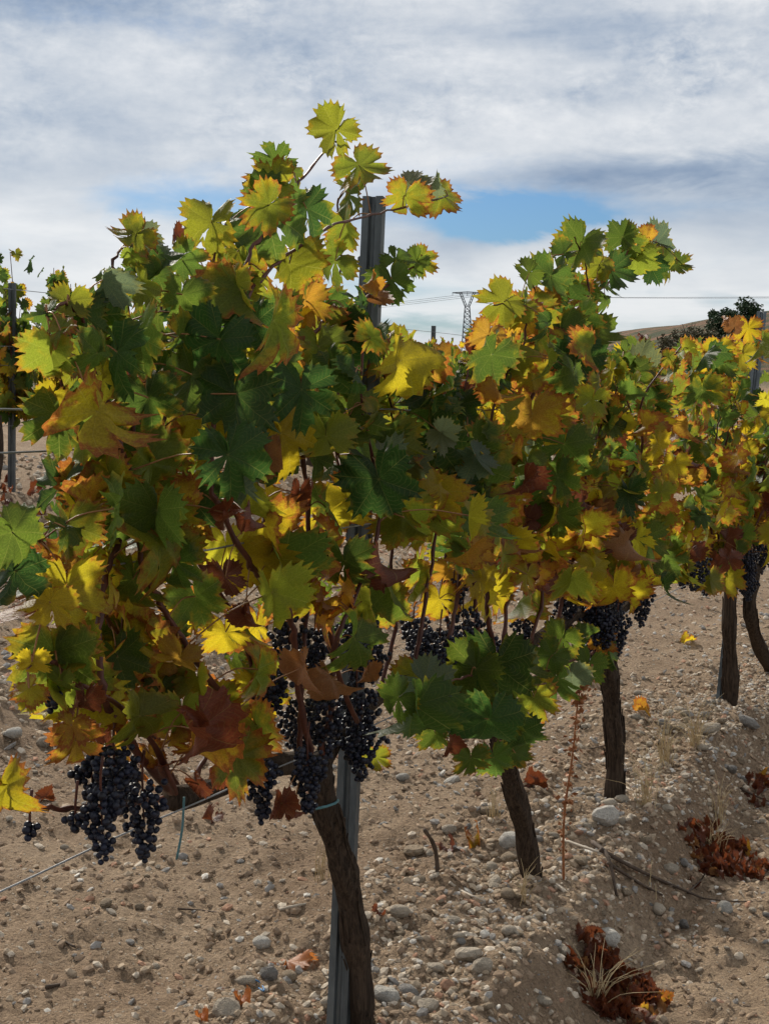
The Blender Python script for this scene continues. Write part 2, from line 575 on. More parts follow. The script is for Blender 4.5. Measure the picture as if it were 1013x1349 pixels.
# ------------------------------------------------------------------ ground
def build_ground():
    ys = [-4.0]
    while ys[-1] < 1.6:
        ys.append(ys[-1] + 0.12)
    y = ys[-1]
    while y < 1500:
        y += max(0.012, 0.0062 * y) if y < 10 else 0.017 * y
        ys.append(y)
    ys = np.array(ys)
    nx = 520
    u = np.linspace(-1, 1, nx)
    u = np.sign(u) * (0.35 * np.abs(u) + 0.65 * np.abs(u) ** 2.2)
    hw = 3.2 + 0.75 * np.maximum(ys, 0)
    X = u[None, :] * hw[:, None]
    Y = np.repeat(ys[:, None], nx, axis=1)
    Z = terrain(X, Y)
    V = np.stack([X, Y, Z], -1).reshape(-1, 3)
    ny = len(ys)
    i, j = np.meshgrid(np.arange(ny - 1), np.arange(nx - 1), indexing='ij')
    a = (i * nx + j).ravel()
    F = np.stack([a, a + 1, a + nx + 1, a + nx], -1)
    o = link('ground', mesh_from('ground', V, F, 'soil'))
    o['kind'] = 'structure'
    o['label'] = 'stony sandy vineyard soil with a raised bank under the vines'


build_ground()

# ------------------------------------------------------------------ leaves
VEIN_ANG = [0, 51, -51, 111, -111, 150, -150]


def leaf_outline(phi, rs, depth):
    ph = abs(phi)
    keys = [(0, 1.0), (10, 0.96), (20, 0.85), (29, 0.82 - depth), (38, 0.86), (51, 0.97), (62, 0.90), (73, 0.80), (82, 0.77 - depth * 0.7), (93, 0.80),
            (108, 0.85), (122, 0.83), (138, 0.78), (152, 0.72), (163, 0.60), (171, 0.42), (180, 0.06)]
    for (a, ra), (b, rb) in zip(keys[:-1], keys[1:]):
        if a <= ph <= b:
            k = (ph - a) / (b - a)
            k = k * k * (3 - 2 * k)
            return ra + (rb - ra) * k
    return 0.06


def make_leaf(name, seed, fold=0.15, droop=0.15, wav=0.06, depth=0.12, curlx=0.0, curly=0.0, hole=False, spokes=120, rings=(0.22, 0.48, 0.74, 0.92, 1.0), mat='leaf'):
    rs = random.Random(seed)
    verts = [(0, 0, 0)]
    att = [(0, 1, 0, 1)]
    ph1, ph2 = rs.uniform(0, 6.28), rs.uniform(0, 6.28)
    asym = rs.uniform(-0.12, 0.12)
    crum = rs.uniform(0.4, 1.1)
    teeth = [rs.uniform(0.35, 1.25) for _ in range(spokes)]
    step = 360.0 / spokes
    for ri, fr in enumerate(rings):
        for k in range(spokes):
            phi = -180 + step * k
            r = leaf_outline(phi, rs, depth) * (1 + asym * math.sin(math.radians(phi)))
            rr = r * fr
            if fr > 0.95 and spokes > 60 and abs(phi) < 168:
                c = k % 4
                rr *= 1 + (-0.03, 0.13, -0.01, -0.12)[c] * teeth[k // 4]
            elif fr > 0.95:
                rr *= 1 + (0.10, -0.10)[k % 2]
            a = math.radians(phi)
            x, y = rr * math.sin(a), rr * math.cos(a)
            vd = min(abs(((phi - v + 180) % 360) - 180) for v in VEIN_ANG)
            vein = max(0.0, 1 - vd / (step * 1.01)) if spokes > 60 else 0.0
            z = fold * abs(x) - droop * (y * y if y > 0 else 0.3 * y * y) + 0.08 * droop
            z += wav * math.sin(3 * a + ph1) * fr ** 2 + 0.5 * wav * math.sin(8 * a + ph2) * fr ** 3
            z += 0.045 * min(vd / 14.0, 1.0) * fr
            z += 0.10 * crum * (math.sin(x * 4.1 + ph1) * math.cos(y * 3.7 + ph2) + 0.5 * math.sin(x * 9 + ph2 + y * 7))
            if curlx:
                q = x * curlx
                x, z = math.sin(q) / curlx, z + (1 - math.cos(q)) / curlx
            if curly:
                q = (y + 0.2) * curly
                y, z = math.sin(q) / curly - 0.2, z - (1 - math.cos(q)) / curly
            verts.append((x, y, z))
            att.append((fr, vein, min(vd / 30.0, 1.0), 1))
    faces = []
    skip = set()
    if hole:
        for ang, rg in ((rs.choice((29, -29)), 2), (rs.choice((82, -82)), 2)):
            if rs.random() < 0.8:
                k0 = int(round((ang + 180) / step))
                for dk in (-2, -1, 0, 1):
                    skip.add((rg, (k0 + dk) % spokes))
                for dk in (-1, 0):
                    skip.add((1, (k0 + dk) % spokes))
    for k in range(spokes):
        k2 = (k + 1) % spokes
        if k2 == 0:
            continue
        faces.append([0, 1 + k2, 1 + k])
        for ri in range(len(rings) - 1):
            if (ri + 1, k) in skip:
                continue
            b = 1 + ri * spokes
            faces.append([b + k, b + k2, b + spokes + k2, b + spokes + k])
    return mesh_from(name, verts, faces, mat, True, {'lf': att})


LEAF = []
_r = random.Random(5)
for i in range(18):
    LEAF.append(make_leaf('leaf_%02d' % i, 100 + i, fold=_r.uniform(-0.15, 0.55), droop=_r.uniform(0.0, 0.5), wav=_r.uniform(0.06, 0.17),
                          depth=_r.uniform(0.10, 0.42), curlx=_r.choice((0, 0.01, -0.7, 0.8)), curly=_r.choice((0, 0.5, 0.9, 1.2)), hole=(i % 3 != 2)))
FOLD = [make_leaf('folded_leaf_%02d' % i, 200 + i, fold=_r.uniform(0.75, 1.3), droop=_r.uniform(0.1, 0.5), wav=0.12, depth=_r.uniform(0.08, 0.2), curly=_r.uniform(0.3, 0.9)) for i in range(4)]
DRY = [make_leaf('dry_leaf_%02d' % i, 300 + i, fold=0.15, droop=0.3, wav=0.20, depth=_r.uniform(0.1, 0.22), curlx=_r.uniform(1.6, 2.9), curly=_r.uniform(0.6, 1.6)) for i in range(5)]
MID = [make_leaf('small_leaf_%02d' % i, 400 + i, fold=_r.uniform(0, 0.4), droop=_r.uniform(0.1, 0.4), wav=0.1, depth=0.14, spokes=40, rings=(0.5, 1.0)) for i in range(5)]

CLS = {  # base colour (linear), senescence range (above 1: dried out)
    'G': ((0.026, 0.054, 0.010), (0.0, 0.15)),
    'g': ((0.052, 0.082, 0.012), (0.05, 0.45)),
    'o': ((0.112, 0.128, 0.013), (0.2, 0.75)),
    'y': ((0.25, 0.205, 0.014), (0.25, 0.85)),
    'a': ((0.27, 0.140, 0.020), (0.5, 0.95)),
    'r': ((0.085, 0.020, 0.011), (1.1, 1.3)),
    'f': ((0.48, 0.16, 0.040), (1.1, 1.2)),
    'b': ((0.23, 0.115, 0.042), (1.1, 1.5)),
    's': ((0.070, 0.090, 0.045), (0.0, 0.15)),     # pale underside
}


def leaf_color(cls, rnd):
    c, (a0, a1) = CLS[cls]
    k = rnd.uniform(0.75, 1.3)
    h = rnd.uniform(-0.12, 0.12)
    return (c[0] * k * (1 + h), c[1] * k, c[2] * k * (1 - h), rnd.uniform(a0, a1))


def frame(tip, nrm, scale, loc):
    y = Vector(tip).normalized()
    z = Vector(nrm)
    z = z - y * z.dot(y)
    if z.length < 1e-4:
        z = y.orthogonal()
    z.normalize()
    x = y.cross(z)
    M = Matrix.Identity(4)
    for i in range(3):
        M[i][0], M[i][1], M[i][2] = x[i] * scale, y[i] * scale, z[i] * scale
        M[i][3] = float(loc[i])
    return M


def joined_leaves(items, src):
    """items: (matrix 4x4 numpy, rgba); one mesh of many small leaves"""
    mv = [np.array([v.co[:] for v in m.vertices]) for m in src]
    ml = []
    for m in src:
        a = np.zeros(len(m.vertices) * 4, np.float32); m.color_attributes['lf'].data.foreach_get('color', a); ml.append(a.reshape(-1, 4))
    mf = [[list(p.vertices) for p in m.polygons] for m in src]
    V, L, T, F = [], [], [], []
    n = 0
    for M, c, i in items:
        w = mv[i] @ M[:3, :3].T + M[:3, 3]
        V.append(w); L.append(ml[i]); T.append(np.repeat([c], len(w), axis=0))
        F.extend([[q + n for q in f] for f in mf[i]])
        n += len(w)
    return np.concatenate(V), F, np.concatenate(L), np.concatenate(T)



ALLM = LEAF + FOLD + DRY


class Vine:
    def __init__(self, base, seed):
        self.rnd = random.Random(seed)
        self.e = empty('grapevine', base)
        self.base = np.asarray(base, float)
        self.pv, self.pf = [], []
        self.canes = []
        self.cpts, self.ncp = None, 0
        self.extra = []
        self.nleaf = 0

    def part(self, name, V, F, mat, **kw):
        return link(name, mesh_from(name, V, F, mat, **kw), self.e)

    def cane(self, pts, r0=0.0055, r1=0.0018, n=7):
        p = catmull(pts, n)
        m = len(p)
        V, F = [], []
        rr = self.rnd
        p = [q + np.array([rr.gauss(0, 1), rr.gauss(0, 1), rr.gauss(0, 1)]) * 0.0016 for q in p]
        radii = [1.12 * (r0 + (r1 - r0) * i / (m - 1)) * (1.32 if i % 4 == 0 and i else 1.0) for i in range(m)]
        tube(V, F, p, radii, 6)
        self.part('cane', V, F, 'cane')
        self.canes.append(p)
        return p

    def petiole(self, a, b, r=0.0013):
        a = np.asarray(a, float); b = np.asarray(b, float)
        mid = (a + b) / 2 + np.array([0, 0, 0.012])
        tube(self.pv, self.pf, catmull([a, mid, b], 3), [r * 1.2] + [r] * 6, 4, False)

    def leaf(self, loc, size, cls, tip=None, nrm=None, mesh=None, src=None):
        """size: distance from petiole to tip, metres"""
        rnd = self.rnd
        loc = np.asarray(loc, float)
        if tip is None:
            d = rnd.uniform(0, 6.28)
            k = rnd.uniform(0.1, 0.75)
            tip = (math.cos(d) * k, math.sin(d) * k, -1.0)
        if nrm is None:
            sgn = 1 if rnd.random() < 0.75 else -1
            a = math.atan2(NRM[1], NRM[0]) + rnd.gauss(0, 0.65)
            nrm = (math.cos(a) * sgn, math.sin(a) * sgn, rnd.uniform(-0.1, 0.9))
        if mesh is None:
            q = rnd.random()
            if cls in 'rb':
                mesh = rnd.choice(DRY) if q < 0.75 else rnd.choice(LEAF)
            elif cls == 'a':
                mesh = rnd.choice(DRY) if q < 0.3 else rnd.choice(LEAF)
            elif cls == 's':
                mesh = rnd.choice(FOLD)
            else:
                mesh = rnd.choice(FOLD) if q < 0.16 else rnd.choice(LEAF)
        if self.nleaf < 300:
            link('leaf', mesh, self.e, frame(tip, nrm, size, loc), leaf_color(cls, rnd))
        else:
            self.extra.append((np.array(frame(tip, nrm, size, loc)), leaf_color(cls, rnd), ALLM.index(mesh)))
        self.nleaf += 1
        if src is not None:
            self.petiole(src, loc)
        elif self.canes:
            if self.cpts is None or self.ncp != len(self.canes):
                self.cpts = np.concatenate([np.array(c[::2]) for c in self.canes]); self.ncp = len(self.canes)
            dd = np.linalg.norm(self.cpts - loc, axis=1)
            q = int(dd.argmin())
            if dd[q] < 0.22:
                self.petiole(self.cpts[q], loc)

    def bunch(self, top, h, w, seg=(10, 7), rb=0.0060):
        rnd = self.rnd
        top = np.asarray(top, float)
        n = int(20 + h * w * 9500)
        cs = []
        arr = np.full((n + 1, 3), 9.0)
        tries = 0
        while len(cs) < n and tries < n * 30:
            tries += 1
            u = rnd.random() ** 0.8
            rad = w * 0.5 * (math.sin(math.pi * min(1, 0.18 + u * 0.78)) ** 0.7) * (1 - 0.45 * u)
            if rnd.random() < 0.25 and u < 0.35:
                rad *= 1.35
            a = rnd.uniform(0, 6.283)
            k = rad * rnd.uniform(0.40, 1.0) * (1 + 0.22 * math.sin(3 * a + 9 * u))
            p = np.array([math.cos(a) * k, math.sin(a) * k, -u * h])
            if ((arr[:len(cs) + 1] - p) ** 2).sum(1).min() > (rb * 1.45) ** 2:
                arr[len(cs)] = p
                cs.append((p, rb * rnd.uniform(0.72, 1.12)))
        ns, nr = seg
        sv = [(0, 0, 1)]
        for i in range(1, nr):
            th = math.pi * i / nr
            for k in range(ns):
                sv.append((math.sin(th) * math.cos(6.2832 * k / ns), math.sin(th) * math.sin(6.2832 * k / ns), math.cos(th)))
        sv.append((0, 0, -1))
        sf = []
        for k in range(ns):
            k2 = (k + 1) % ns
            sf.append([0, 1 + k, 1 + k2])
            for i in range(nr - 2):
                b = 1 + i * ns
                sf.append([b + k, b + ns + k, b + ns + k2, b + k2])
            b = 1 + (nr - 2) * ns
            sf.append([b + k, len(sv) - 1, b + k2])
        sv = np.array(sv)
        V, F = [], []
        for p, r in cs:
            b = len(V)
            V.extend((sv * r + p + top).tolist())
            F.extend([[b + q for q in f] for f in sf])
        bo = self.part('grape_bunch', V, F, 'grape')
        bo['kind'] = 'stuff'
        SV, SF = [], []
        tube(SV, SF, catmull([top + (0.004, 0, 0.05), top + (0, 0, 0.01), top + (0.002, 0, -h * 0.6)], 3), [0.0025, 0.0022, 0.002, 0.002, 0.0018, 0.0016, 0.0012], 5)
        s = link('bunch_stem', mesh_from('bunch_stem', SV, SF, 'cane'), bo)
        s.matrix_parent_inverse = Matrix.Identity(4)

    def trunk(self, pts, r0, r1, seed, seg=30, n=16, name='trunk'):
        p = catmull(pts, n)
        m = len(p)
        rr = random.Random(seed)
        f = [(rr.randint(3, 12), rr.uniform(0, 6.28), rr.uniform(0.4, 1.0)) for _ in range(9)]
        tw = rr.uniform(0.02, 0.035)

        def rf(an, i):
            an2 = an + tw * i + 0.25 * math.sin(i * 0.13)
            v = sum(math.sin(an2 * k + ph + 0.7 * math.sin(i * 0.07 * k / 4 + ph)) * w for k, ph, w in f) / 5
            v2 = math.sin(an2 * 15 + 2.0 * math.sin(i * 0.21)) * 0.5
            return 1 + 0.20 * v + 0.09 * v2
        V, F = [], []
        radii = [(r0 + (r1 - r0) * i / (m - 1)) * (1 + 0.09 * math.sin(i * 0.35 + seed)) for i in range(m)]
        radii[0] *= 1.25; radii[1] *= 1.12
        tube(V, F, p, radii, seg, True, rf)
        self.part(name, V, F, 'bark')
        # loose strips of bark
        SV, SF = [], []
        for q in range(34 if r0 > 0.023 else 6):
            i0 = rr.randint(1, max(2, m - 16)); ln = rr.randint(6, 14)
            an = rr.uniform(0, 6.28)
            path = []
            for i in range(i0, min(m, i0 + ln)):
                lift = 1.06 + 0.25 * ((i - i0) / ln) ** 3
                ax = np.array([math.cos(an), math.sin(an), 0])
                path.append(p[i] + ax * radii[i] * lift)
            if len(path) > 2:
                tube(SV, SF, path, [rr.uniform(0.0012, 0.0028)] * len(path), 4)
        if SV:
            o = self.part('bark_strips', SV, SF, 'bark')
            o['kind'] = 'stuff'

    def finish(self):
        if self.extra:
            VV, FF, LL, TT = joined_leaves(self.extra, ALLM)
            o = link('inner_leaves', mesh_from('inner_leaves', VV, FF, 'leaf_mass', True, {'lf': LL, 'tint': TT}), self.e)
            o['kind'] = 'stuff'
        if self.pv:
            o = self.part('leaf_stalks', self.pv, self.pf, 'petiole')
            o['kind'] = 'stuff'


def inside(px, py, poly):
    c = False
    j = len(poly) - 1
    for i in range(len(poly)):
        xi, yi = poly[i]; xj, yj = poly[j]
        if (yi > py) != (yj > py) and px < (xj - xi) * (py - yi) / (yj - yi) + xi:
            c = not c
        j = i
    return c


def pick(rnd, w):
    r = rnd.random() * sum(w.values())
    for k, v in w.items():
        r -= v
        if r <= 0:
            return k
    return k


def leafmix(h, rnd, warm=0.0):
    """autumn colours: green aloft, gold and rust near the fruit"""
    h = h + rnd.gauss(0, 0.08)
    if h > 0.78:
        w = {'G': 2.0, 'g': 3.2, 'o': 3.4, 'y': 0.6 + warm * 3, 'a': 0.25 + warm * 0.8, 's': 0.12}
    elif h > 0.5:
        w = {'G': 2.0, 'g': 2.6, 'o': 3.2, 'y': 1.6 + warm * 5, 'a': 0.6 + warm * 1.2, 'r': 0.35, 's': 0.10}
    elif h > 0.25:
        w = {'G': 0.6, 'g': 1.8, 'o': 4.0, 'y': 2.8 + warm * 4, 'a': 0.9 + warm, 'r': 0.6, 'b': 0.35}
    else:
        w = {'g': 1.4, 'o': 3.4, 'y': 2.4 + warm * 2, 'a': 1.3 + warm, 'r': 0.9, 'b': 0.6}
    return pick(rnd, w)


def img_tip(ang, lean, px, py):
    """tip direction that reads as `ang` degrees from straight down (positive to the right) in the photograph"""
    a = math.radians(ang)
    v = CR * math.sin(a) - CU * math.cos(a) + CF * lean
    return tuple(v)


def hand_leaf(v, px, py, diam, cls, ang=0, off=0.0, yaw=None, mesh=None):
    """a leaf whose blade is centred near a photo pixel; diam = its apparent width in photo pixels"""
    rnd = v.rnd
    c = onrow(px, py, off)
    dist = (c - CAMP) @ CF
    size = diam / FPX * dist * 0.635
    tip = np.array(img_tip(ang + rnd.uniform(-10, 10), rnd.uniform(-0.25, 0.25), px, py)); tip /= np.linalg.norm(tip)
    yw = rnd.gauss(0, 0.38) if yaw is None else yaw
    side = np.cross(tip, -CF); side /= np.linalg.norm(side)
    nrm = -CF * math.cos(yw) + side * math.sin(yw) + np.array([0, 0, rnd.uniform(0, 0.35)])
    if rnd.random() < 0.3:
        nrm = -nrm
    v.leaf(c - tip * size * 0.30, size, cls, tip, nrm, mesh)


def cane_px(v, pts, off0=0.0, off1=None, r0=0.0055, r1=0.0016):
    off1 = off0 if off1 is None else off1
    n = len(pts)
    return v.cane([onrow(p[0], p[1], off0 + (off1 - off0) * i / (n - 1)) for i, p in enumerate(pts)], r0, r1)


def leaves_along(v, path, step, size, poly, top_z, bot_z, warm, prob=1.0, start=0.1, maxleaf=290, lowp=0.62):
    rnd = v.rnd
    d = 0.0
    side = rnd.choice((-1, 1))
    L = sum(np.linalg.norm(path[i + 1] - path[i]) for i in range(len(path) - 1))
    acc = 0.0
    nxt = start
    for i in range(len(path) - 1):
        sl = np.linalg.norm(path[i + 1] - path[i])
        while acc + sl >= nxt:
            k = (nxt - acc) / sl
            node = path[i] + (path[i + 1] - path[i]) * k
            u = nxt / L
            nxt += step * rnd.uniform(0.7, 1.3)
            side = -side
            if rnd.random() > prob or v.nleaf >= maxleaf:
                continue
            t = path[i + 1] - path[i]
            t = t / (np.linalg.norm(t) + 1e-9)
            a = rnd.uniform(-0.9, 0.9) + (math.pi if side < 0 else 0)
            base = math.atan2(NRM[1], NRM[0])
            if rnd.random() < 0.4:
                base = math.atan2(U[1], U[0])
            out = np.array([math.cos(base + a), math.sin(base + a), rnd.uniform(-0.1, 0.6)])
            pl = rnd.uniform(0.04, 0.10) * (1 - 0.5 * u)
            loc = node + out / np.linalg.norm(out) * pl
            px, py = project(loc)
            if poly is not None and not inside(px, py, poly):
                continue
            h = (loc[2] - bot_z) / (top_z - bot_z)
            if h < 0.48 and rnd.random() > lowp:
                continue
            s = size * rnd.uniform(0.75, 1.2) * (1 - 0.45 * max(0, u - 0.55) / 0.45)
            tip = np.array([out[0] * rnd.uniform(0.1, 0.8), out[1] * rnd.uniform(0.1, 0.8), -1.0])
            if u > 0.9:
                tip = tip + t * 1.3
            v.leaf(loc, s, leafmix(h, rnd, warm), tip, None, None, node)
        acc += sl


def fill(v, poly, n, size, warm, hb=0.62, ht=1.7, spread=0.12, mean=0.03, cls=None):
    rnd = v.rnd
    xs = [p[0] for p in poly]; ys = [p[1] for p in poly]
    k = 0
    while k < n:
        px, py = rnd.uniform(min(xs), max(xs)), rnd.uniform(min(ys), max(ys))
        if not inside(px, py, poly):
            continue
        loc = onrow(px, py, rnd.gauss(mean, spread))
        gz = -0.064 * loc[0]
        h = (loc[2] - gz - hb) / (ht - hb)
        v.leaf(loc, size * rnd.uniform(0.7, 1.25), cls or leafmix(h, rnd, warm))
        k += 1


# ------------------------------------------------------------------ first vine
def build_vine_one():
    b = onground(478, 1349)
    b = np.array([*onrow(478, 1362, 0.0)])
    b[2] = float(terrain(b[0], b[1]))
    v = Vine(b, 11)
    tag(v.e, 'tallest grapevine, tied beside the full-length grey post, its trunk leaning', 'grapevine', 'grapevines in the near row')
    R = onrow
    v.trunk([b + (0, 0, -0.03), R(476, 1320), R(470, 1250), R(458, 1170), R(440, 1100), R(425, 1045), R(418, 1000, 0.0)], 0.0285, 0.027, 2)
    v.trunk([R(420, 1012), R(385, 1005), R(340, 1015), R(290, 1035), R(245, 1050), R(226, 1050)], 0.022, 0.020, 5, 18, 6, 'cordon_arm')
    v.trunk([R(419, 1010), R(450, 965), R(490, 925), R(530, 895), R(556, 868)], 0.020, 0.013, 8, 18, 6, 'cordon_arm')
    V, F = [], []
    a0 = R(424, 1060)
    ring = [a0 + (CR * math.cos(k / 10 * 6.283) * 0.034 - CF * math.sin(k / 10 * 6.283) * 0.034 + np.array([0, 0, 0.008 * math.cos(k / 10 * 6.283)])) for k in range(11)]
    tube(V, F, ring, 0.003, 5)
    v.part('tie', V, F, 'tie')
    V, F = [], []
    tube(V, F, catmull([R(243, 1050, 0.03), R(242, 1068, 0.03), R(240, 1095, 0.03), R(233, 1132, 0.02)], 4), 0.0022, 5)
    v.part('tie', V, F, 'tie')
    C = []
    C.append(cane_px(v, [(228, 1045), (180, 990), (140, 925), (130, 850), (138, 770), (163, 690), (178, 600), (172, 500), (168, 400), (150, 350), (172, 312)], 0.10, 0.05, 0.0062))
    C.append(cane_px(v, [(330, 1010), (310, 950), (288, 908), (250, 858), (213, 795), (185, 735), (195, 650), (215, 560), (240, 470), (262, 400), (285, 330), (300, 290)], 0.12, 0.02, 0.0060))
    C.append(cane_px(v, [(410, 1000), (392, 900), (385, 820), (360, 780), (330, 745), (300, 690), (280, 640), (285, 540), (300, 470), (322, 400), (360, 352), (415, 310), (455, 292), (520, 276), (590, 257)], 0.08, 0.06, 0.0062))
    C.append(cane_px(v, [(425, 995), (440, 880), (425, 800), (390, 745), (345, 660), (330, 590), (320, 500), (310, 420), (325, 345), (352, 300), (378, 260), (395, 240), (432, 195), (456, 182)], 0.05, 0.05, 0.0060))
    C.append(cane_px(v, [(395, 1005), (398, 900), (404, 760), (405, 650), (395, 560), (400, 480), (425, 425), (470, 400), (505, 380), (545, 352), (572, 338)], 0.02, 0.04, 0.0058))
    C.append(cane_px(v, [(430, 985), (455, 900), (470, 820), (462, 740), (455, 650), (440, 560), (452, 470), (440, 400), (450, 340), (445, 270), (470, 235)], -0.08, -0.03, 0.0052))
    C.append(cane_px(v, [(172, 620), (150, 560), (132, 500), (122, 450), (105, 415), (85, 400), (60, 412)], 0.10, 0.10, 0.0040))
    C.append(cane_px(v, [(215, 1052), (150, 1062), (100, 1065), (55, 1063), (10, 1060)], 0.06, 0.06, 0.0046, 0.003))
    C.append(cane_px(v, [(240, 1045), (215, 1000), (200, 930), (165, 850), (120, 790), (80, 740), (40, 700)], -0.05, 0.12, 0.0052))
    C.append(cane_px(v, [(300, 1035), (310, 940), (345, 850), (352, 760), (350, 660), (365, 560), (380, 470), (385, 400)], -0.10, -0.12, 0.0052))
    C.append(cane_px(v, [(250, 1045), (270, 1000), (310, 945), (330, 880), (300, 800), (250, 720), (225, 640), (205, 560), (210, 450), (215, 370)], -0.08, -0.10, 0.0050))
    C.append(cane_px(v, [(500, 915), (520, 830), (515, 740), (530, 650), (520, 560), (505, 480), (515, 440)], -0.02, 0.0, 0.0052))
    C.append(cane_px(v, [(545, 878), (560, 800), (575, 700), (600, 630), (610, 570)], 0.06, 0.12, 0.0050))
    C.append(cane_px(v, [(232, 1045), (190, 960), (110, 900), (60, 870), (38, 880)], 0.12, 0.15, 0.0045))
    C.append(cane_px(v, [(226, 1045), (180, 930), (100, 830), (95, 700), (110, 600), (80, 500), (75, 450)], 0.0, 0.05, 0.0050))
    C.append(cane_px(v, [(470, 950), (440, 860), (470, 780), (500, 690), (490, 600), (475, 520), (480, 450)], 0.12, 0.18, 0.0050))
    poly = [(40, 520), (48, 450), (70, 400), (130, 385), (165, 350), (205, 350), (250, 345), (300, 320), (345, 345), (420, 345), (470, 400), (520, 440), (560, 490), (600, 540),
            (650, 600), (640, 690), (570, 715), (540, 800), (480, 840), (430, 870), (390, 960), (330, 1010), (250, 1015), (150, 975), (90, 930), (60, 850), (40, 780), (20, 700), (60, 610)]
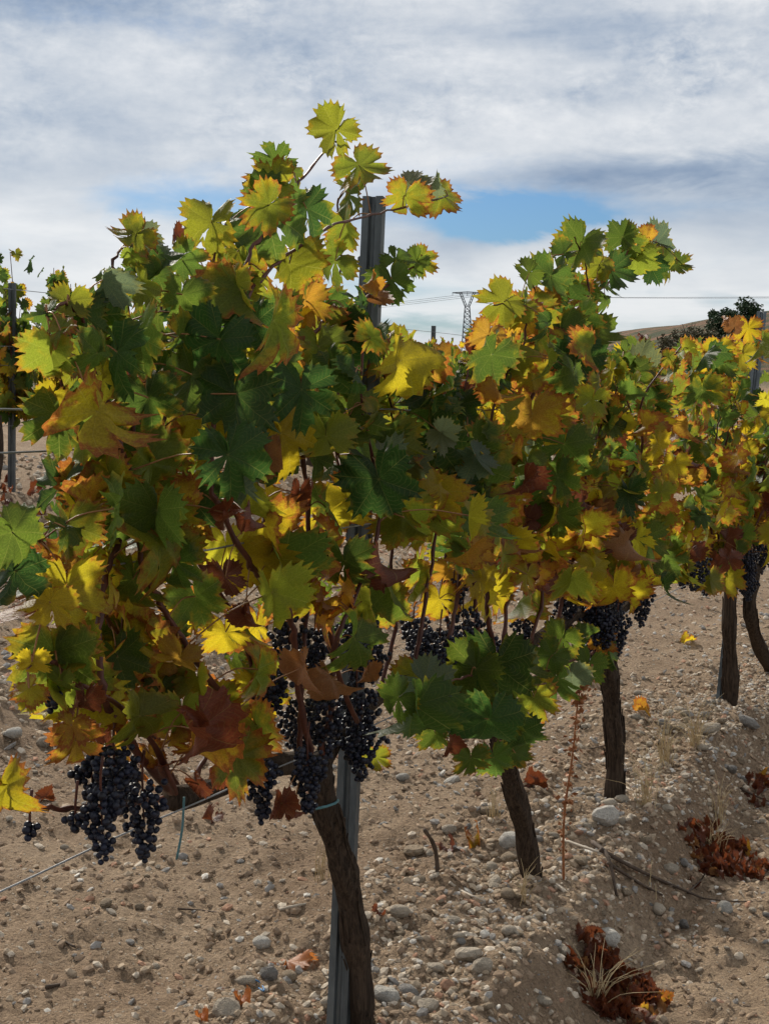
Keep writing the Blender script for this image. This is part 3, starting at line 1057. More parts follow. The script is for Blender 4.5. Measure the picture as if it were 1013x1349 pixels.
    # leaves read from the photograph: x, y, width, colour, direction of tip, offset from row line
    H = [(436, 182, 70, 'o', -30, .05), (480, 228, 72, 'o', 40, .05), (360, 203, 52, 'g', -160, .05), (350, 240, 66, 'o', -80, .05), (392, 232, 40, 'g', 60, .05),
         (372, 288, 118, 'g', 60, .08), (345, 278, 70, 'o', -60, .10), (412, 285, 75, 'G', 30, .08), (462, 268, 66, 'g', 10, .0), (458, 308, 56, 'o', 10, .02), (486, 232, 44, 'o', 60, .02),
         (530, 270, 62, 'o', -10, .06), (548, 245, 52, 's', 70, .06), (588, 265, 54, 'o', 25, .06), (572, 240, 30, 's', 120, .06), (525, 335, 44, 'g', 150, .04),
         (560, 347, 42, 'o', 60, .04), (518, 378, 60, 'g', 5, .05), (545, 350, 40, 'g', -40, .04), (486, 380, 42, 'a', -40, .06), (505, 392, 40, 'b', 80, .06),
         (432, 350, 62, 'o', -50, .02), (276, 306, 80, 'o', -20, .04), (290, 285, 45, 'g', 150, .03), (318, 345, 78, 'o', 10, .0), (340, 375, 60, 'o', 20, -.05), (385, 360, 74, 'o', 8, .05), (372, 420, 66, 'g', 0, .08),
         (404, 408, 62, 'a', 10, .02), (235, 305, 30, 'r', 175, .04), (172, 318, 62, 'o', -40, .08), (176, 345, 36, 'o', 10, .08), (198, 312, 42, 's', 80, .08), (218, 345, 74, 'G', 50, .08),
         (250, 350, 60, 'g', 60, .06), (205, 375, 64, 'g', -10, .08), (130, 380, 62, 's', -20, .10), (150, 372, 36, 'g', -160, .08), (90, 408, 60, 'o', -20, .10), (56, 415, 40, 'g', -60, .10),
         (68, 475, 74, 'o', 0, .12), (115, 490, 84, 'o', 5, .06), (70, 440, 60, 'o', -70, .13), (110, 425, 66, 'g', 0, .10), (150, 440, 66, 'g', 20, .08), (78, 565, 90, 'g', 0, .12), (110, 580, 86, 'o', 10, .08),
         (55, 530, 60, 'y', -40, .08), (185, 460, 90, 'g', 10, .14), (165, 520, 70, 'o', 0, .02), (200, 540, 90, 'g', 10, .15), (255, 430, 70, 'G', 10, .12), (285, 465, 100, 'G', -10, .18), (240, 400, 66, 'g', 0, .12),
         (340, 440, 76, 'G', 10, .16), (300, 400, 70, 'g', 15, .10), (310, 540, 112, 'G', 0, .22), (250, 510, 90, 'g', -10, .16), (305, 618, 104, 'G', 5, .26), (400, 530, 92, 'G', 15, .18), (372, 490, 76, 'g', 0, .14),
         (440, 500, 78, 'G', 10, .14), (480, 460, 74, 'G', -20, .08), (455, 440, 60, 'g', 20, .06), (420, 440, 66, 'o', 0, .02), (465, 565, 88, 'g', 10, .16), (430, 590, 80, 'o', 0, .16), (505, 650, 104, 'G', 10, .22),
         (520, 590, 76, 'o', 5, .10), (545, 615, 60, 's', 60, .14), (580, 590, 84, 'G', 40, .12), (588, 575, 46, 's', 50, .16), (560, 520, 70, 'g', 0, .04), (640, 635, 98, 'g', 20, .14), (632, 610, 60, 's', 40, .18),
         (555, 690, 74, 'o', 0, .08), (592, 715, 60, 'g', 0, .06), (510, 470, 60, 'o', 10, -.05), (540, 470, 66, 'o', 0, -.06), (555, 500, 40, 's', 80, .02),
         (225, 585, 56, 'a', 0, -.05), (230, 635, 70, 'o', 0, .08), (240, 690, 60, 'o', 10, .12), (205, 690, 96, 'g', -5, .14), (190, 640, 60, 'o', 0, .06), (150, 640, 76, 'o', 20, .08), (125, 620, 66, 'y', -20, .04),
         (290, 682, 58, 'r', -60, .18), (330, 690, 56, 'r', 10, .18), (350, 615, 66, 'b', 10, .14), (393, 660, 54, 'r', 0, .10), (380, 600, 66, 'o', 10, .0), (345, 585, 50, 'y', 0, -.1), (270, 700, 46, 'a', 0, -.05),
         (160, 680, 86, 'y', 0, .04), (92, 705, 84, 'o', 5, .15), (125, 745, 76, 'y', 0, .02), (28, 715, 92, 'g', 30, .18), (22, 770, 96, 'G', 0, .14), (88, 790, 100, 'y', -10, .16), (62, 805, 70, 'y', -30, .17),
         (105, 862, 78, 'o', 10, .14), (72, 860, 60, 'o', -10, .10), (42, 880, 44, 'y', -10, .15), (32, 912, 44, 'y', -60, .15), (40, 925, 34, 'y', 20, .15), (82, 905, 46, 'o', 0, .15), (15, 1052, 104, 'y', 0, .08),
         (102, 990, 72, 'a', 0, .14), (92, 965, 50, 'a', -20, .14), (112, 935, 66, 'r', 0, .16), (175, 780, 90, 'g', 0, .06), (190, 840, 80, 'o', 10, .04), (232, 755, 80, 'g', 0, .12), (262, 800, 80, 'g', 10, .10),
         (160, 880, 80, 'g', 20, .08), (232, 876, 64, 'a', -30, .14), (210, 920, 60, 'g', 0, .06), (180, 945, 70, 'a', 10, .12), (240, 950, 66, 'o', 0, .12), (262, 905, 60, 'o', 10, .10), (300, 845, 66, 'y', 10, .04),
         (312, 1015, 92, 'o', 8, .16), (345, 970, 82, 'o', 20, .16), (290, 935, 60, 'o', 40, .10), (370, 1068, 54, 'r', -10, .10), (388, 1072, 36, 'r', 20, .10), (268, 1040, 46, 'r', 40, .08), (290, 1030, 38, 'r', 20, .06),
         (362, 795, 78, 'o', 10, .20), (457, 755, 84, 'g', 5, .14), (520, 790, 80, 'g', 15, .08), (400, 890, 62, 'b', 0, .18), (445, 905, 70, 'b', 40, .18), (485, 895, 42, 'b', 10, .10), (430, 800, 46, 'b', 30, .10),
         (555, 770, 46, 'a', 0, -.1), (345, 880, 56, 'o', 0, -.05), (345, 740, 60, 'o', 0, -.05), (300, 770, 60, 'r', 20, .08), (325, 820, 50, 'r', 10, .12), (225, 985, 60, 'a', -10, .10), (270, 985, 50, 'b', -20, .1), (200, 1000, 40, 'a', 20, .1), (495, 1005, 40, 'o', 10, -.1),
         (420, 480, 60, 'y', 0, -.15), (300, 730, 64, 'y', 10, -.1), (430, 690, 70, 'y', 0, -.1), (480, 720, 50, 'r', 0, -.1), (130, 680, 60, 'y', 0, -.05), (140, 800, 70, 'y', 0, -.05)]
    for h in H:
        hand_leaf(v, *h)
    topz, botz = 1.75, 0.62
    for k, c in enumerate(C):
        if k == 7:
            continue
        leaves_along(v, c, 0.066, 0.078, poly, topz, botz, 0.04, 0.85, 0.14, 400)
    fill(v, [(60, 440), (200, 380), (320, 350), (440, 360), (500, 430), (560, 500), (640, 600), (620, 690), (500, 700), (360, 640), (200, 640), (90, 600)], 62, 0.074, 0.0, mean=-0.03)
    fill(v, [(50, 680), (160, 640), (300, 720), (480, 740), (540, 800), (330, 900), (260, 990), (120, 930), (60, 850)], 22, 0.072, 0.05)
    # grapes: x, y of the top, height and width in photo pixels, offset
    for (x, y, h, w, off) in [(150, 985, 85, 75, .10), (133, 1040, 100, 52, .12), (188, 1030, 108, 60, .10), (120, 1000, 60, 40, .04), (165, 1000, 60, 60, .0), (68, 905, 32, 26, .10), (345, 1000, 86, 42, .04),
                              (405, 985, 90, 56, .10), (470, 900, 110, 66, .06), (475, 955, 75, 58, .06), (380, 815, 70, 50, .04), (415, 830, 70, 56, .0), (360, 880, 60, 50, .0), (470, 820, 85, 58, .03), (430, 920, 80, 60, .05),
                              (395, 920, 90, 60, -.03), (345, 900, 50, 40, -.04), (130, 925, 35, 30, .02), (490, 850, 50, 44, .0), (160, 850, 14, 16, .05), (40, 1085, 22, 18, .05), (100, 1072, 24, 26, .08), (470, 775, 40, 30, 0)]:
        p = R(x, y, off)
        k = ((p - CAMP) @ CF) / FPX
        v.bunch(p, h * k, w * k)
    v.finish()
    return v


v1 = build_vine_one()


# ------------------------------------------------------------------ second vine
def build_vine_two():
    b = np.array([*onrow(700, 1186, 0.0)])
    b[2] = float(terrain(b[0], b[1]))
    v = Vine(b, 23)
    tag(v.e, 'grapevine with a low spray of green leaves and one long arching shoot', 'grapevine', 'grapevines in the near row')
    R = onrow
    v.trunk([b + (0, 0, -0.04), R(699, 1150), R(690, 1090), R(676, 1035), R(660, 980), R(650, 920), R(645, 880)], 0.031, 0.024, 12)
    v.trunk([R(646, 890), R(620, 880), R(590, 875), R(565, 870)], 0.02, 0.014, 15, 16, 6, 'cordon_arm')
    v.trunk([R(646, 890), R(675, 865), R(710, 840), R(740, 815)], 0.02, 0.014, 16, 16, 6, 'cordon_arm')
    C = []
    C.append(cane_px(v, [(655, 880), (642, 800), (650, 720), (672, 620), (700, 520), (738, 440), (772, 395), (810, 365), (835, 320), (868, 322), (900, 348)], .04, .04, .006))
    C.append(cane_px(v, [(640, 885), (625, 790), (632, 690), (640, 600), (655, 520), (690, 450), (685, 405), (650, 400)], .06, .06, .0056))
    C.append(cane_px(v, [(660, 880), (668, 800), (700, 690), (715, 600), (740, 520), (760, 450), (775, 390), (768, 340), (755, 312)], .02, .06, .0056))
    C.append(cane_px(v, [(580, 873), (600, 800), (612, 700), (622, 600), (612, 520), (625, 450)], .05, .05, .0055))
    C.append(cane_px(v, [(700, 850), (715, 770), (700, 700), (725, 620), (770, 560), (790, 500), (820, 470)], .05, .06, .0052))
    C.append(cane_px(v, [(735, 820), (750, 740), (765, 650), (780, 560), (800, 480), (790, 440)], .0, .04, .005))
    C.append(cane_px(v, [(690, 855), (690, 760), (672, 660), (690, 560), (720, 480), (715, 420), (700, 370), (710, 350)], -.05, .0, .005))
    C.append(cane_px(v, [(600, 876), (585, 780), (590, 680), (570, 590), (560, 520), (545, 470)], -.06, -.02, .005))
    C.append(cane_px(v, [(655, 960), (640, 940), (600, 950), (560, 955)], .06, .16, .004))
    C.append(cane_px(v, [(655, 975), (670, 935), (690, 905), (720, 900)], .06, .14, .004))
    C.append(cane_px(v, [(652, 950), (645, 900), (620, 890), (590, 900)], .08, .2, .004))
    poly = [(545, 520), (560, 480), (610, 470), (640, 420), (690, 395), (740, 350), (800, 350), (795, 440), (830, 480), (870, 540), (870, 660), (830, 760), (760, 800), (700, 840), (640, 800), (600, 790), (565, 720)]
    H = [(690, 365, 44, 'g', -60, .05), (760, 330, 62, 'g', -40, .05), (735, 340, 46, 'g', -60, .05), (775, 322, 46, 'g', 120, .05), (720, 375, 66, 'g', -20, .06), (750, 385, 62, 'G', 10, .08), (808, 365, 62, 'G', 15, .08),
         (822, 305, 40, 'g', 170, .05), (830, 325, 54, 'g', 20, .05), (838, 352, 56, 'o', 10, .06), (856, 318, 40, 'a', 60, .05), (872, 322, 40, 's', 80, .05), (880, 348, 48, 'g', 50, .05), (897, 350, 34, 'g', 70, .05), (862, 360, 40, 'G', 40, .05),
         (785, 355, 46, 'o', -20, .04), (800, 400, 34, 'g', 30, .06), (655, 405, 62, 'o', -50, .05), (680, 425, 70, 'a', -10, .04), (705, 420, 66, 'o', 10, .06), (720, 400, 46, 'a', 10, .02), (632, 455, 40, 'o', -80, .05), (645, 470, 66, 'r', 10, .08), (640, 450, 50, 'a', -20, .1),
         (740, 450, 72, 'g', 5, .08), (770, 430, 60, 'g', 30, .06), (785, 450, 60, 'g', 15, .08), (755, 490, 84, 'G', 0, .12), (700, 500, 66, 'y', 0, .04), (680, 480, 60, 'y', 0, .02), (655, 510, 66, 'y', 0, .02), (640, 540, 66, 'y', 0, .0),
         (700, 560, 80, 'a', 5, .10), (720, 560, 80, 'o', 0, .06), (740, 600, 80, 'g', 0, .14), (738, 640, 60, 'g', 10, .14), (735, 690, 66, 'g', -10, .12), (695, 620, 50, 'g', 0, .12), (660, 600, 70, 'y', 0, .05), (640, 580, 66, 'y', 0, -.02), (675, 600, 50, 'a', 0, .08), (660, 700, 66, 'y', 0, -.02),
         (690, 720, 66, 'a', 0, .02), (670, 720, 50, 'y', 0, .05), (705, 770, 54, 'r', -20, .06), (735, 785, 62, 'a', 10, .08), (720, 740, 66, 'o', 0, .04), (745, 720, 66, 'o', 0, .04), (760, 770, 46, 'g', 0, .10), (800, 500, 60, 'g', 0, .05), (790, 540, 56, 'g', 0, .06),
         (590, 760, 40, 'a', 0, 0), (580, 800, 60, 'y', 0, .02), (600, 540, 60, 'y', 0, .0), (580, 480, 50, 'a', 10, 0), (590, 500, 46, 'o', 0, -.02),
         # the low green spray
         (540, 945, 98, 'G', -5, .24), (515, 925, 60, 'g', -60, .22), (570, 905, 70, 's', 60, .26), (620, 895, 80, 'g', -30, .16), (655, 895, 108, 'G', 0, .2), (690, 890, 70, 'g', 20, .16), (640, 965, 96, 'G', 0, .24), (620, 930, 66, 'o', 0, .12),
         (690, 975, 60, 'G', 10, .2), (670, 940, 70, 'g', 20, .18), (705, 930, 66, 'o', 10, .1), (620, 1008, 50, 'g', 0, .2), (652, 1008, 54, 'g', 5, .2), (592, 988, 36, 'r', 0, .2), (585, 940, 60, 'o', 10, .1), (545, 900, 60, 'o', 0, .1), (600, 960, 40, 's', 0, .15),
         (575, 975, 44, 'g', 0, .16), (680, 1000, 44, 'g', 20, .1)]
    for h in H:
        hand_leaf(v, *h)
    for c in C[:8]:
        leaves_along(v, c, 0.064, 0.077, poly, 1.75, 0.62, 0.14, 0.95, 0.12, 360)
    fill(v, [(530, 480), (620, 460), (690, 410), (780, 400), (830, 480), (870, 560), (860, 680), (800, 760), (700, 780), (620, 740), (570, 720)], 90, 0.072, 0.12)
    fill(v, [(520, 470), (610, 480), (640, 640), (560, 660)], 26, 0.074, 0.0, mean=0.05)
    for (x, y, h, w, off) in [(598, 765, 45, 34, .02), (610, 800, 80, 52, .04), (560, 850, 50, 60, .06), (590, 850, 60, 64, .06), (545, 815, 50, 40, .0), (625, 820, 60, 44, 0), (580, 830, 60, 60, .03), (645, 840, 50, 36, 0), (770, 760, 60, 34, .0), (690, 800, 50, 40, -.03), (555, 830, 40, 50, .05)]:
        p = R(x, y, off)
        k = ((p - CAMP) @ CF) / FPX
        v.bunch(p, h * k, w * k, (8, 6))
    v.finish()


build_vine_two()


# ------------------------------------------------------------------ the vines farther along
def generic_vine(v, s, trunk_px, arm, ncane, zc, ztop, warm, size, step, prob, poly, maxleaf, seedt):
    rnd = v.rnd
    R = onrow
    pts = [R(*p) for p in trunk_px]
    pts[0] = pts[0] + np.array([0, 0, -0.05])
    v.trunk(pts, 0.034, 0.026, seedt)
    top = pts[-1]
    u3 = np.array([U[0], U[1], 0]); n3 = np.array([NRM[0], NRM[1], 0])
    slope = np.array([0, 0, -0.0266])
    for sg in (-1, 1):
        v.trunk([top + (0, 0, -0.02), top + u3 * sg * arm * 0.5 + (0, 0, 0.03) + slope * sg, top + u3 * sg * arm + (0, 0, 0.03)], 0.02, 0.013, seedt + sg, 14, 6, 'cordon_arm')
    for i in range(ncane):
        a = (-1 + 2 * (i + 0.5) / ncane) * arm * 1.05
        p0 = top + u3 * a + (0, 0, 0.03)
        ht = (ztop - zc) * rnd.uniform(0.78, 1.04)
        dx, dt = rnd.gauss(0, 0.13), rnd.gauss(0.02, 0.13)
        pp = [p0]
        for k in range(1, 6):
            f = k / 5
            pp.append(p0 + u3 * dx * f + n3 * dt * f + n3 * rnd.gauss(0, 0.02) + u3 * rnd.gauss(0, 0.02) + np.array([0, 0, ht * f * (1 - 0.08 * f)]))
        c = v.cane(pp, 0.0055, 0.0018, 5)
        leaves_along(v, c, step, size, poly, ztop + top[2] - zc, zc + top[2] - zc, warm, prob, 0.10, maxleaf)
    for i in range(8):
        a = rnd.uniform(-1, 1) * arm
        v.bunch(top + u3 * a + n3 * rnd.gauss(0.02, 0.05) + np.array([0, 0, rnd.uniform(-0.02, 0.14)]), rnd.uniform(0.09, 0.16), rnd.uniform(0.07, 0.10), (7, 5), 0.0066)


def vine_three():
    b = np.array([*onrow(809, 1057)]); b[2] = float(terrain(b[0], b[1]))
    v = Vine(b, 31)
    tag(v.e, 'golden grapevine on a straight trunk, green side shoot reaching toward the rusty weed stalk', 'grapevine', 'grapevines in the near row')
    generic_vine(v, 0, [(809, 1057), (810, 1000), (806, 930), (800, 870), (795, 815)], 0.52, 10, 0.62, 1.55, 0.55, 0.078, 0.052, 0.97, [(750, 500), (800, 470), (860, 455), (940, 455), (930, 700), (900, 780), (840, 830), (740, 800)], 300, 31)
    fill(v, [(780, 490), (860, 460), (940, 460), (940, 700), (900, 770), (820, 790), (760, 760)], 80, 0.070, 0.25)
    cane_px(v, [(798, 852), (775, 862), (745, 874), (715, 886), (698, 893)], .03, .12, .0045, .002)
    for h in [(735, 850, 56, 'g', -20, .1), (722, 870, 50, 'g', -40, .1), (765, 850, 50, 'g', 20, .06), (772, 885, 56, 'g', -10, .1), (740, 905, 60, 'g', 20, .12), (803, 862, 50, 'G', 5, .08), (755, 900, 46, 's', 10, .1), (790, 850, 40, 'a', 0, .06),
              (808, 785, 66, 'y', 0, .16), (830, 790, 46, 'y', 20, .12), (812, 760, 56, 'o', 0, .1), (860, 770, 60, 'y', 40, .1), (850, 720, 60, 'g', 0, .12), (880, 740, 56, 'g', 30, .1), (815, 710, 46, 'y', 0, .12), (850, 540, 60, 'G', 0, .1), (845, 490, 50, 's', 50, .1), (830, 500, 56, 'g', 0, .1),
              (845, 440, 20, 'r', 170, .02), (840, 470, 46, 'g', 0, .04), (905, 590, 60, 'o', 0, .1), (870, 640, 56, 'o', 0, .06)]:
        hand_leaf(v, *h)
    for (x, y, h, w, off) in [(785, 790, 60, 36, .05), (845, 780, 46, 30, .05), (850, 740, 50, 40, 0), (770, 740, 60, 36, 0)]:
        p = onrow(x, y, off); k = ((p - CAMP) @ CF) / FPX
        v.bunch(p, h * k, w * k, (7, 5), 0.0066)
    v.finish()


def vine_four():
    b = np.array([*onrow(962, 935)]); b[2] = float(terrain(b[0], b[1]))
    v = Vine(b, 41)
    tag(v.e, 'grapevine with thick straight trunk standing against the shorter-looking grey post', 'grapevine', 'grapevines in the near row')
    generic_vine(v, 0, [(962, 935), (962, 880), (960, 820), (961, 760)], 0.58, 11, 0.62, 1.55, 0.5, 0.077, 0.052, 0.97, [(820, 455), (880, 445), (950, 430), (1060, 430), (1060, 760), (990, 760), (900, 790), (850, 760)], 300, 41)
    fill(v, [(850, 470), (960, 450), (1040, 440), (1040, 730), (960, 750), (870, 750)], 110, 0.070, 0.2)
    fill(v, [(850, 600), (960, 580), (970, 730), (900, 755), (860, 740)], 48, 0.070, 0.2)
    for h in [(960, 770, 46, 'y', 10, .1), (935, 770, 44, 'o', 0, .1), (890, 750, 50, 'o', 30, .1), (905, 600, 46, 'g', 0, .1), (955, 620, 56, 'o', 0, .1), (925, 525, 60, 'g', 0, .12), (945, 470, 46, 'y', 0, .1), (985, 440, 40, 'y', 0, .06),
              (970, 530, 46, 'y', 0, .1), (1000, 560, 50, 'g', 0, .1), (945, 460, 40, 'y', -150, .05), (968, 425, 26, 'b', 170, .04), (955, 420, 20, 'b', 160, .04)]:
        hand_leaf(v, *h)
    for (x, y, h, w, off) in [(915, 735, 44, 44, .05), (930, 750, 36, 36, .05), (945, 715, 40, 36, 0), (900, 745, 30, 30, 0)]:
        p = onrow(x, y, off); k = ((p - CAMP) @ CF) / FPX
        v.bunch(p, h * k, w * k, (7, 5), 0.0068)
    v.finish()


def vine_five():
    b = np.array([*onrow(1020, 872)]); b[2] = float(terrain(b[0], b[1]))
    v = Vine(b, 51)
    tag(v.e, 'grapevine with a sharply bowed bare trunk, next beyond the one against the post', 'grapevine', 'grapevines in the near row')
    generic_vine(v, 0, [(1020, 874), (1004, 862), (991, 825), (987, 790), (995, 745)], 0.55, 10, 0.62, 1.5, 0.4, 0.077, 0.054, 0.95, None, 300, 51)
    fill(v, [(930, 455), (1080, 440), (1080, 720), (980, 740), (900, 720)], 90, 0.070, 0.15)
    v.finish()


vine_three(); vine_four(); vine_five()

# ------------------------------------------------------------------ posts and wires of the near row


def steel_post(base, top, label, width=0.046, n_hooks=12):
    base = np.asarray(base, float); top = np.asarray(top, float)
    e = empty('trellis_post', base)
    tag(e, label, 'post', 'steel posts of the vine rows')
    ax = top - base; H = np.linalg.norm(ax); ax /= H
    # open channel section; its mouth faces along the row, ribbed back toward the camera
    f = np.array([-0.25, -0.97, 0.0]); f = f - ax * (f @ ax); f /= np.linalg.norm(f)
    sdir = np.cross(ax, f)
    w = width / 2
    d = 0.030
    th = 0.0032
    outer = [(-w, -d), (-w, 0), (-w * 0.34, 0.0), (-w * 0.16, -0.009), (w * 0.16, -0.009), (w * 0.34, 0.0), (w, 0), (w, -d)]
    inner = [(-w + th, -d), (-w + th, -th), (-w * 0.42, -th), (-w * 0.24, -0.009 - th), (w * 0.24, -0.009 - th), (w * 0.42, -th), (w - th, -th), (w - th, -d)]
    sec = outer + inner[::-1]
    V, F = [], []
    m = len(sec)
    for h in (0, H):
        for a, b in sec:
            V.append(base + ax * h + sdir * a + f * b)
    for k in range(m):
        F.append([k, (k + 1) % m, m + (k + 1) % m, m + k])
    for k in range(7):
        F.append([k, k + 1, m - 2 - k, m - 1 - k])
        F.append([m + k, m + m - 1 - k, m + m - 2 - k, m + k + 1])
    link('channel', mesh_from('channel', V, F, 'steel', False), e)
    hv, hf = [], []
    for q in range(n_hooks):
        h = H * (0.42 + 0.55 * q / n_hooks)
        for sg in (-1, 1):
            V, F = [], []
            c = base + ax * h + sdir * sg * (w + 0.0005) - f * 0.012
            for dz, wd in ((-0.012, 0.0), (-0.004, 0.006), (0.010, 0.0066), (0.013, 0.003)):
                for (a, b) in ((0, -0.005), (wd, -0.005), (wd, 0.005), (0, 0.005)):
                    V.append(c + ax * dz + sdir * sg * a + f * b)
            for r in range(3):
                for k in range(4):
                    F.append([r * 4 + k, r * 4 + (k + 1) % 4, r * 4 + 4 + (k + 1) % 4, r * 4 + 4 + k])
            F.append([12, 13, 14, 15])
            link('hook', mesh_from('hook', V, F, 'steel', False), e)
    return e


def wire_obj(name, a, b, label, r=0.0016, seed=0, sag=0.01, wob=0.003, mat='wire', group=None, cat='wire', seg=5, n=60):
    rr = random.Random(seed)
    a = np.asarray(a, float); b = np.asarray(b, float)
    path = []
    ph = rr.uniform(0, 6)
    for k in range(n + 1):
        u = k / n
        p = a + (b - a) * u
        p = p + np.array([0, 0, -sag * 4 * u * (1 - u) + wob * math.sin(u * 41 + ph) + 0.5 * wob * math.sin(u * 97)])
        path.append(p)
    V, F = [], []
    tube(V, F, path, r, seg)
    o = link(name, mesh_from(name, V, F, mat))
    tag(o, label, cat, group)
    return o


pb = onrow(441, 1338, -0.035); pb[2] = float(terrain(pb[0], pb[1])) - 0.04
p1top = onrow(491, 258, -0.035)
steel_post(pb, p1top, 'full-length weathered grey steel post with ribbed face beside the leaning trunk')
pb2 = onrow(948, 930, -0.04); pb2[2] = float(terrain(pb2[0], pb2[1])) - 0.04
steel_post(pb2, onrow(1003, 410, -0.04), 'grey steel post behind the thick straight trunk, partly buried in golden leaves')

VPX, VPY = 1428.0, 536.0


def row_wire(y0, off, label, seed):
    k = lambda x: y0 + (VPY - y0) * x / VPX
    wire_obj('trellis_wire', onrow(-260, k(-260), off), onrow(1090, k(1090), off), label, 0.0017, seed, 0.006, 0.0022, group='wires of the near row', n=90)


row_wire(538, 0.02, 'topmost steel wire of the near vine row', 1)
row_wire(597, -0.05, 'second steel wire from the top of the near vine row', 2)
row_wire(699, -0.04, 'third steel wire down, threaded through the leaves of the near row', 3)
row_wire(766, 0.05, 'fourth steel wire down, below the leaf tops of the near row', 4)
row_wire(1172, 0.03, 'lowest steel wire of the near row, running among the grapes', 5)

# ------------------------------------------------------------------ the second row, across the track
T2 = -7.0


def far_row():
    rnd = random.Random(77)
    s0 = None
    # position along the row of the leftmost post: seen at photo x = 15
    p = onrow(15, 668, T2)
    s0, _ = st(p[0], p[1])
    k = 0
    names = {0: 'far-row grapevine with a bare dark trunk above rusty fallen leaves, across the stony track'}
    for i in range(-1, 27):
        s = s0 + i * 1.15 - 0.15 + rnd.uniform(-0.1, 0.1)
        x, y = xy(s, T2)
        z = float(terrain(x, y))
        v = Vine((x, y, z), 900 + i)
        near = i < 2
        if i <= 0:
            lab = ('far-row grapevine beyond the frame edge, first of its row', 'far-row grapevine one before the slim dark post', 'tall far-row grapevine beside its slim dark post across the stony track')[i + 2]
        elif i < 9:
            lab = 'grapevine of the far row, mostly hidden behind the tall near vine'
        else:
            lab = 'small distant grapevine farther along the far row'
        tag(v.e, lab, 'grapevine', 'grapevines in the far row' if i <= 0 else ('far-row vines behind the tall near vine' if i < 9 else 'distant vines of the far row'))
        b = np.array([x, y, z])
        top = b + (rnd.gauss(0, 0.04), rnd.gauss(0, 0.04), 0.62)
        V, F = [], []
        tube(V, F, catmull([b + (0, 0, -0.05), b + (rnd.gauss(0, 0.03), 0, 0.3), top], 4), [0.055, 0.045, 0.04, 0.04, 0.038, 0.038, 0.036, 0.036, 0.04], 10, True, lambda a, q: 1 + 0.12 * math.sin(a * 4 + q))
        v.part('trunk', V, F, 'bark')
        u3 = np.array([U[0], U[1], 0]); n3 = np.array([NRM[0], NRM[1], 0])
        items = []
        hmax = rnd.uniform(1.55, 1.75) if i > 1 else 1.78
        for c in range(11 if near else 9):
            a = rnd.uniform(-0.6, 0.6)
            ht = (hmax - 0.62) * rnd.uniform(0.7, 1.08)
            if i in (0, 1) and c < 3:
                ht = (2.02 - 0.62) * rnd.uniform(0.9, 1.0)
            p0 = top + u3 * a
            d1, d2 = rnd.gauss(0, 0.14), rnd.gauss(0, 0.14)
            pp = [p0 + u3 * d1 * f + n3 * d2 * f + np.array([0, 0, ht * f]) for f in (0, 0.25, 0.5, 0.75, 1.0)]
            if near:
                V, F = [], []
                tube(V, F, pp, [0.007, 0.006, 0.005, 0.004, 0.003], 4)
                v.part('cane', V, F, 'cane')
            nl = 27 if near else 26
            if i in (0, 1) and c < 3:
                nl = 40 if i == 1 else 27
            tight = 0.5 if (i in (0, 1) and c < 3) else 1.0
            for q in range(nl):
                f = (q + rnd.random()) / nl
                fi = min(3, int(f * 4)); ff = f * 4 - fi
                loc = pp[fi] + (pp[fi + 1] - pp[fi]) * ff + u3 * rnd.gauss(0, 0.10 * tight) + n3 * rnd.gauss(0, 0.13 * tight) + np.array([0, 0, rnd.gauss(0, 0.03)])
                sz = rnd.uniform(0.08, 0.12) * (1 - 0.2 * f)
                tip = Vector((rnd.gauss(0, 0.5), rnd.gauss(0, 0.5), -1))
                an = math.atan2(NRM[1], NRM[0]) + rnd.gauss(0, 0.8)
                nr = Vector((math.cos(an), math.sin(an), rnd.uniform(0, 0.9)))
                M = frame(tip, nr, sz, loc)
                cl = leafmix(0.25 + 0.7 * f, rnd, 0.15)
                col = leaf_color(cl, rnd)
                if near:
                    link('leaf', rnd.choice(MID), v.e, M, col)
                else:
                    items.append((np.array(M), col, rnd.randrange(5)))
        if items:
            VV, FF, LL, TT = joined_leaves(items, MID)
            me = mesh_from('crown', VV, FF, 'leaf_mass', True, {'lf': LL, 'tint': TT})
            o = link('crown', me, v.e)
            o['kind'] = 'stuff'
    # posts
    labs = {0: 'slim dark steel post standing above the far-row vines by the track', 1: 'dark post of the far row hidden behind the tall near vine'}
    for j in range(0, 6):
        s = s0 + j * 4.65
        x, y = xy(s, T2)
        z = float(terrain(x, y))
        lab = labs.get(j, 'distant dark post top rising between the near vines' if j == 2 else 'distant post of the far row among yellow vines')
        steel_post((x, y, z - 0.05), (x + 0.05, y, z + 1.82), lab, 0.06, 3)
    for q, (h, nm) in enumerate([(1.78, 'highest wire strung between the far-row posts'), (1.30, 'upper wire of the far row'), (1.14, 'middle wire of the far row'), (0.62, 'fruit wire of the far row')]):
        a = xy(s0 - 3, T2 + 0.06); b = xy(s0 + 24, T2 + 0.06)
        za = float(terrain(*xy(s0, T2))); zb = float(terrain(*b))
        wire_obj('trellis_wire', (*a, za + h + 0.05), (*b, zb + h), nm, 0.0032, 50 + q, 0.02, 0.004, group='wires of the far row', n=40)


far_row()

# ------------------------------------------------------------------ stones
STONE_MESH = []


def ico(sub):
    import bmesh
    bm = bmesh.new()
    bmesh.ops.create_icosphere(bm, subdivisions=sub, radius=1.0)
    V = np.array([v.co[:] for v in bm.verts]); F = np.array([[v.index for v in f.verts] for f in bm.faces])
    bm.free()
    return V, F


ICO1, ICO2, ICO3 = ico(1), ico(2), ico(3)


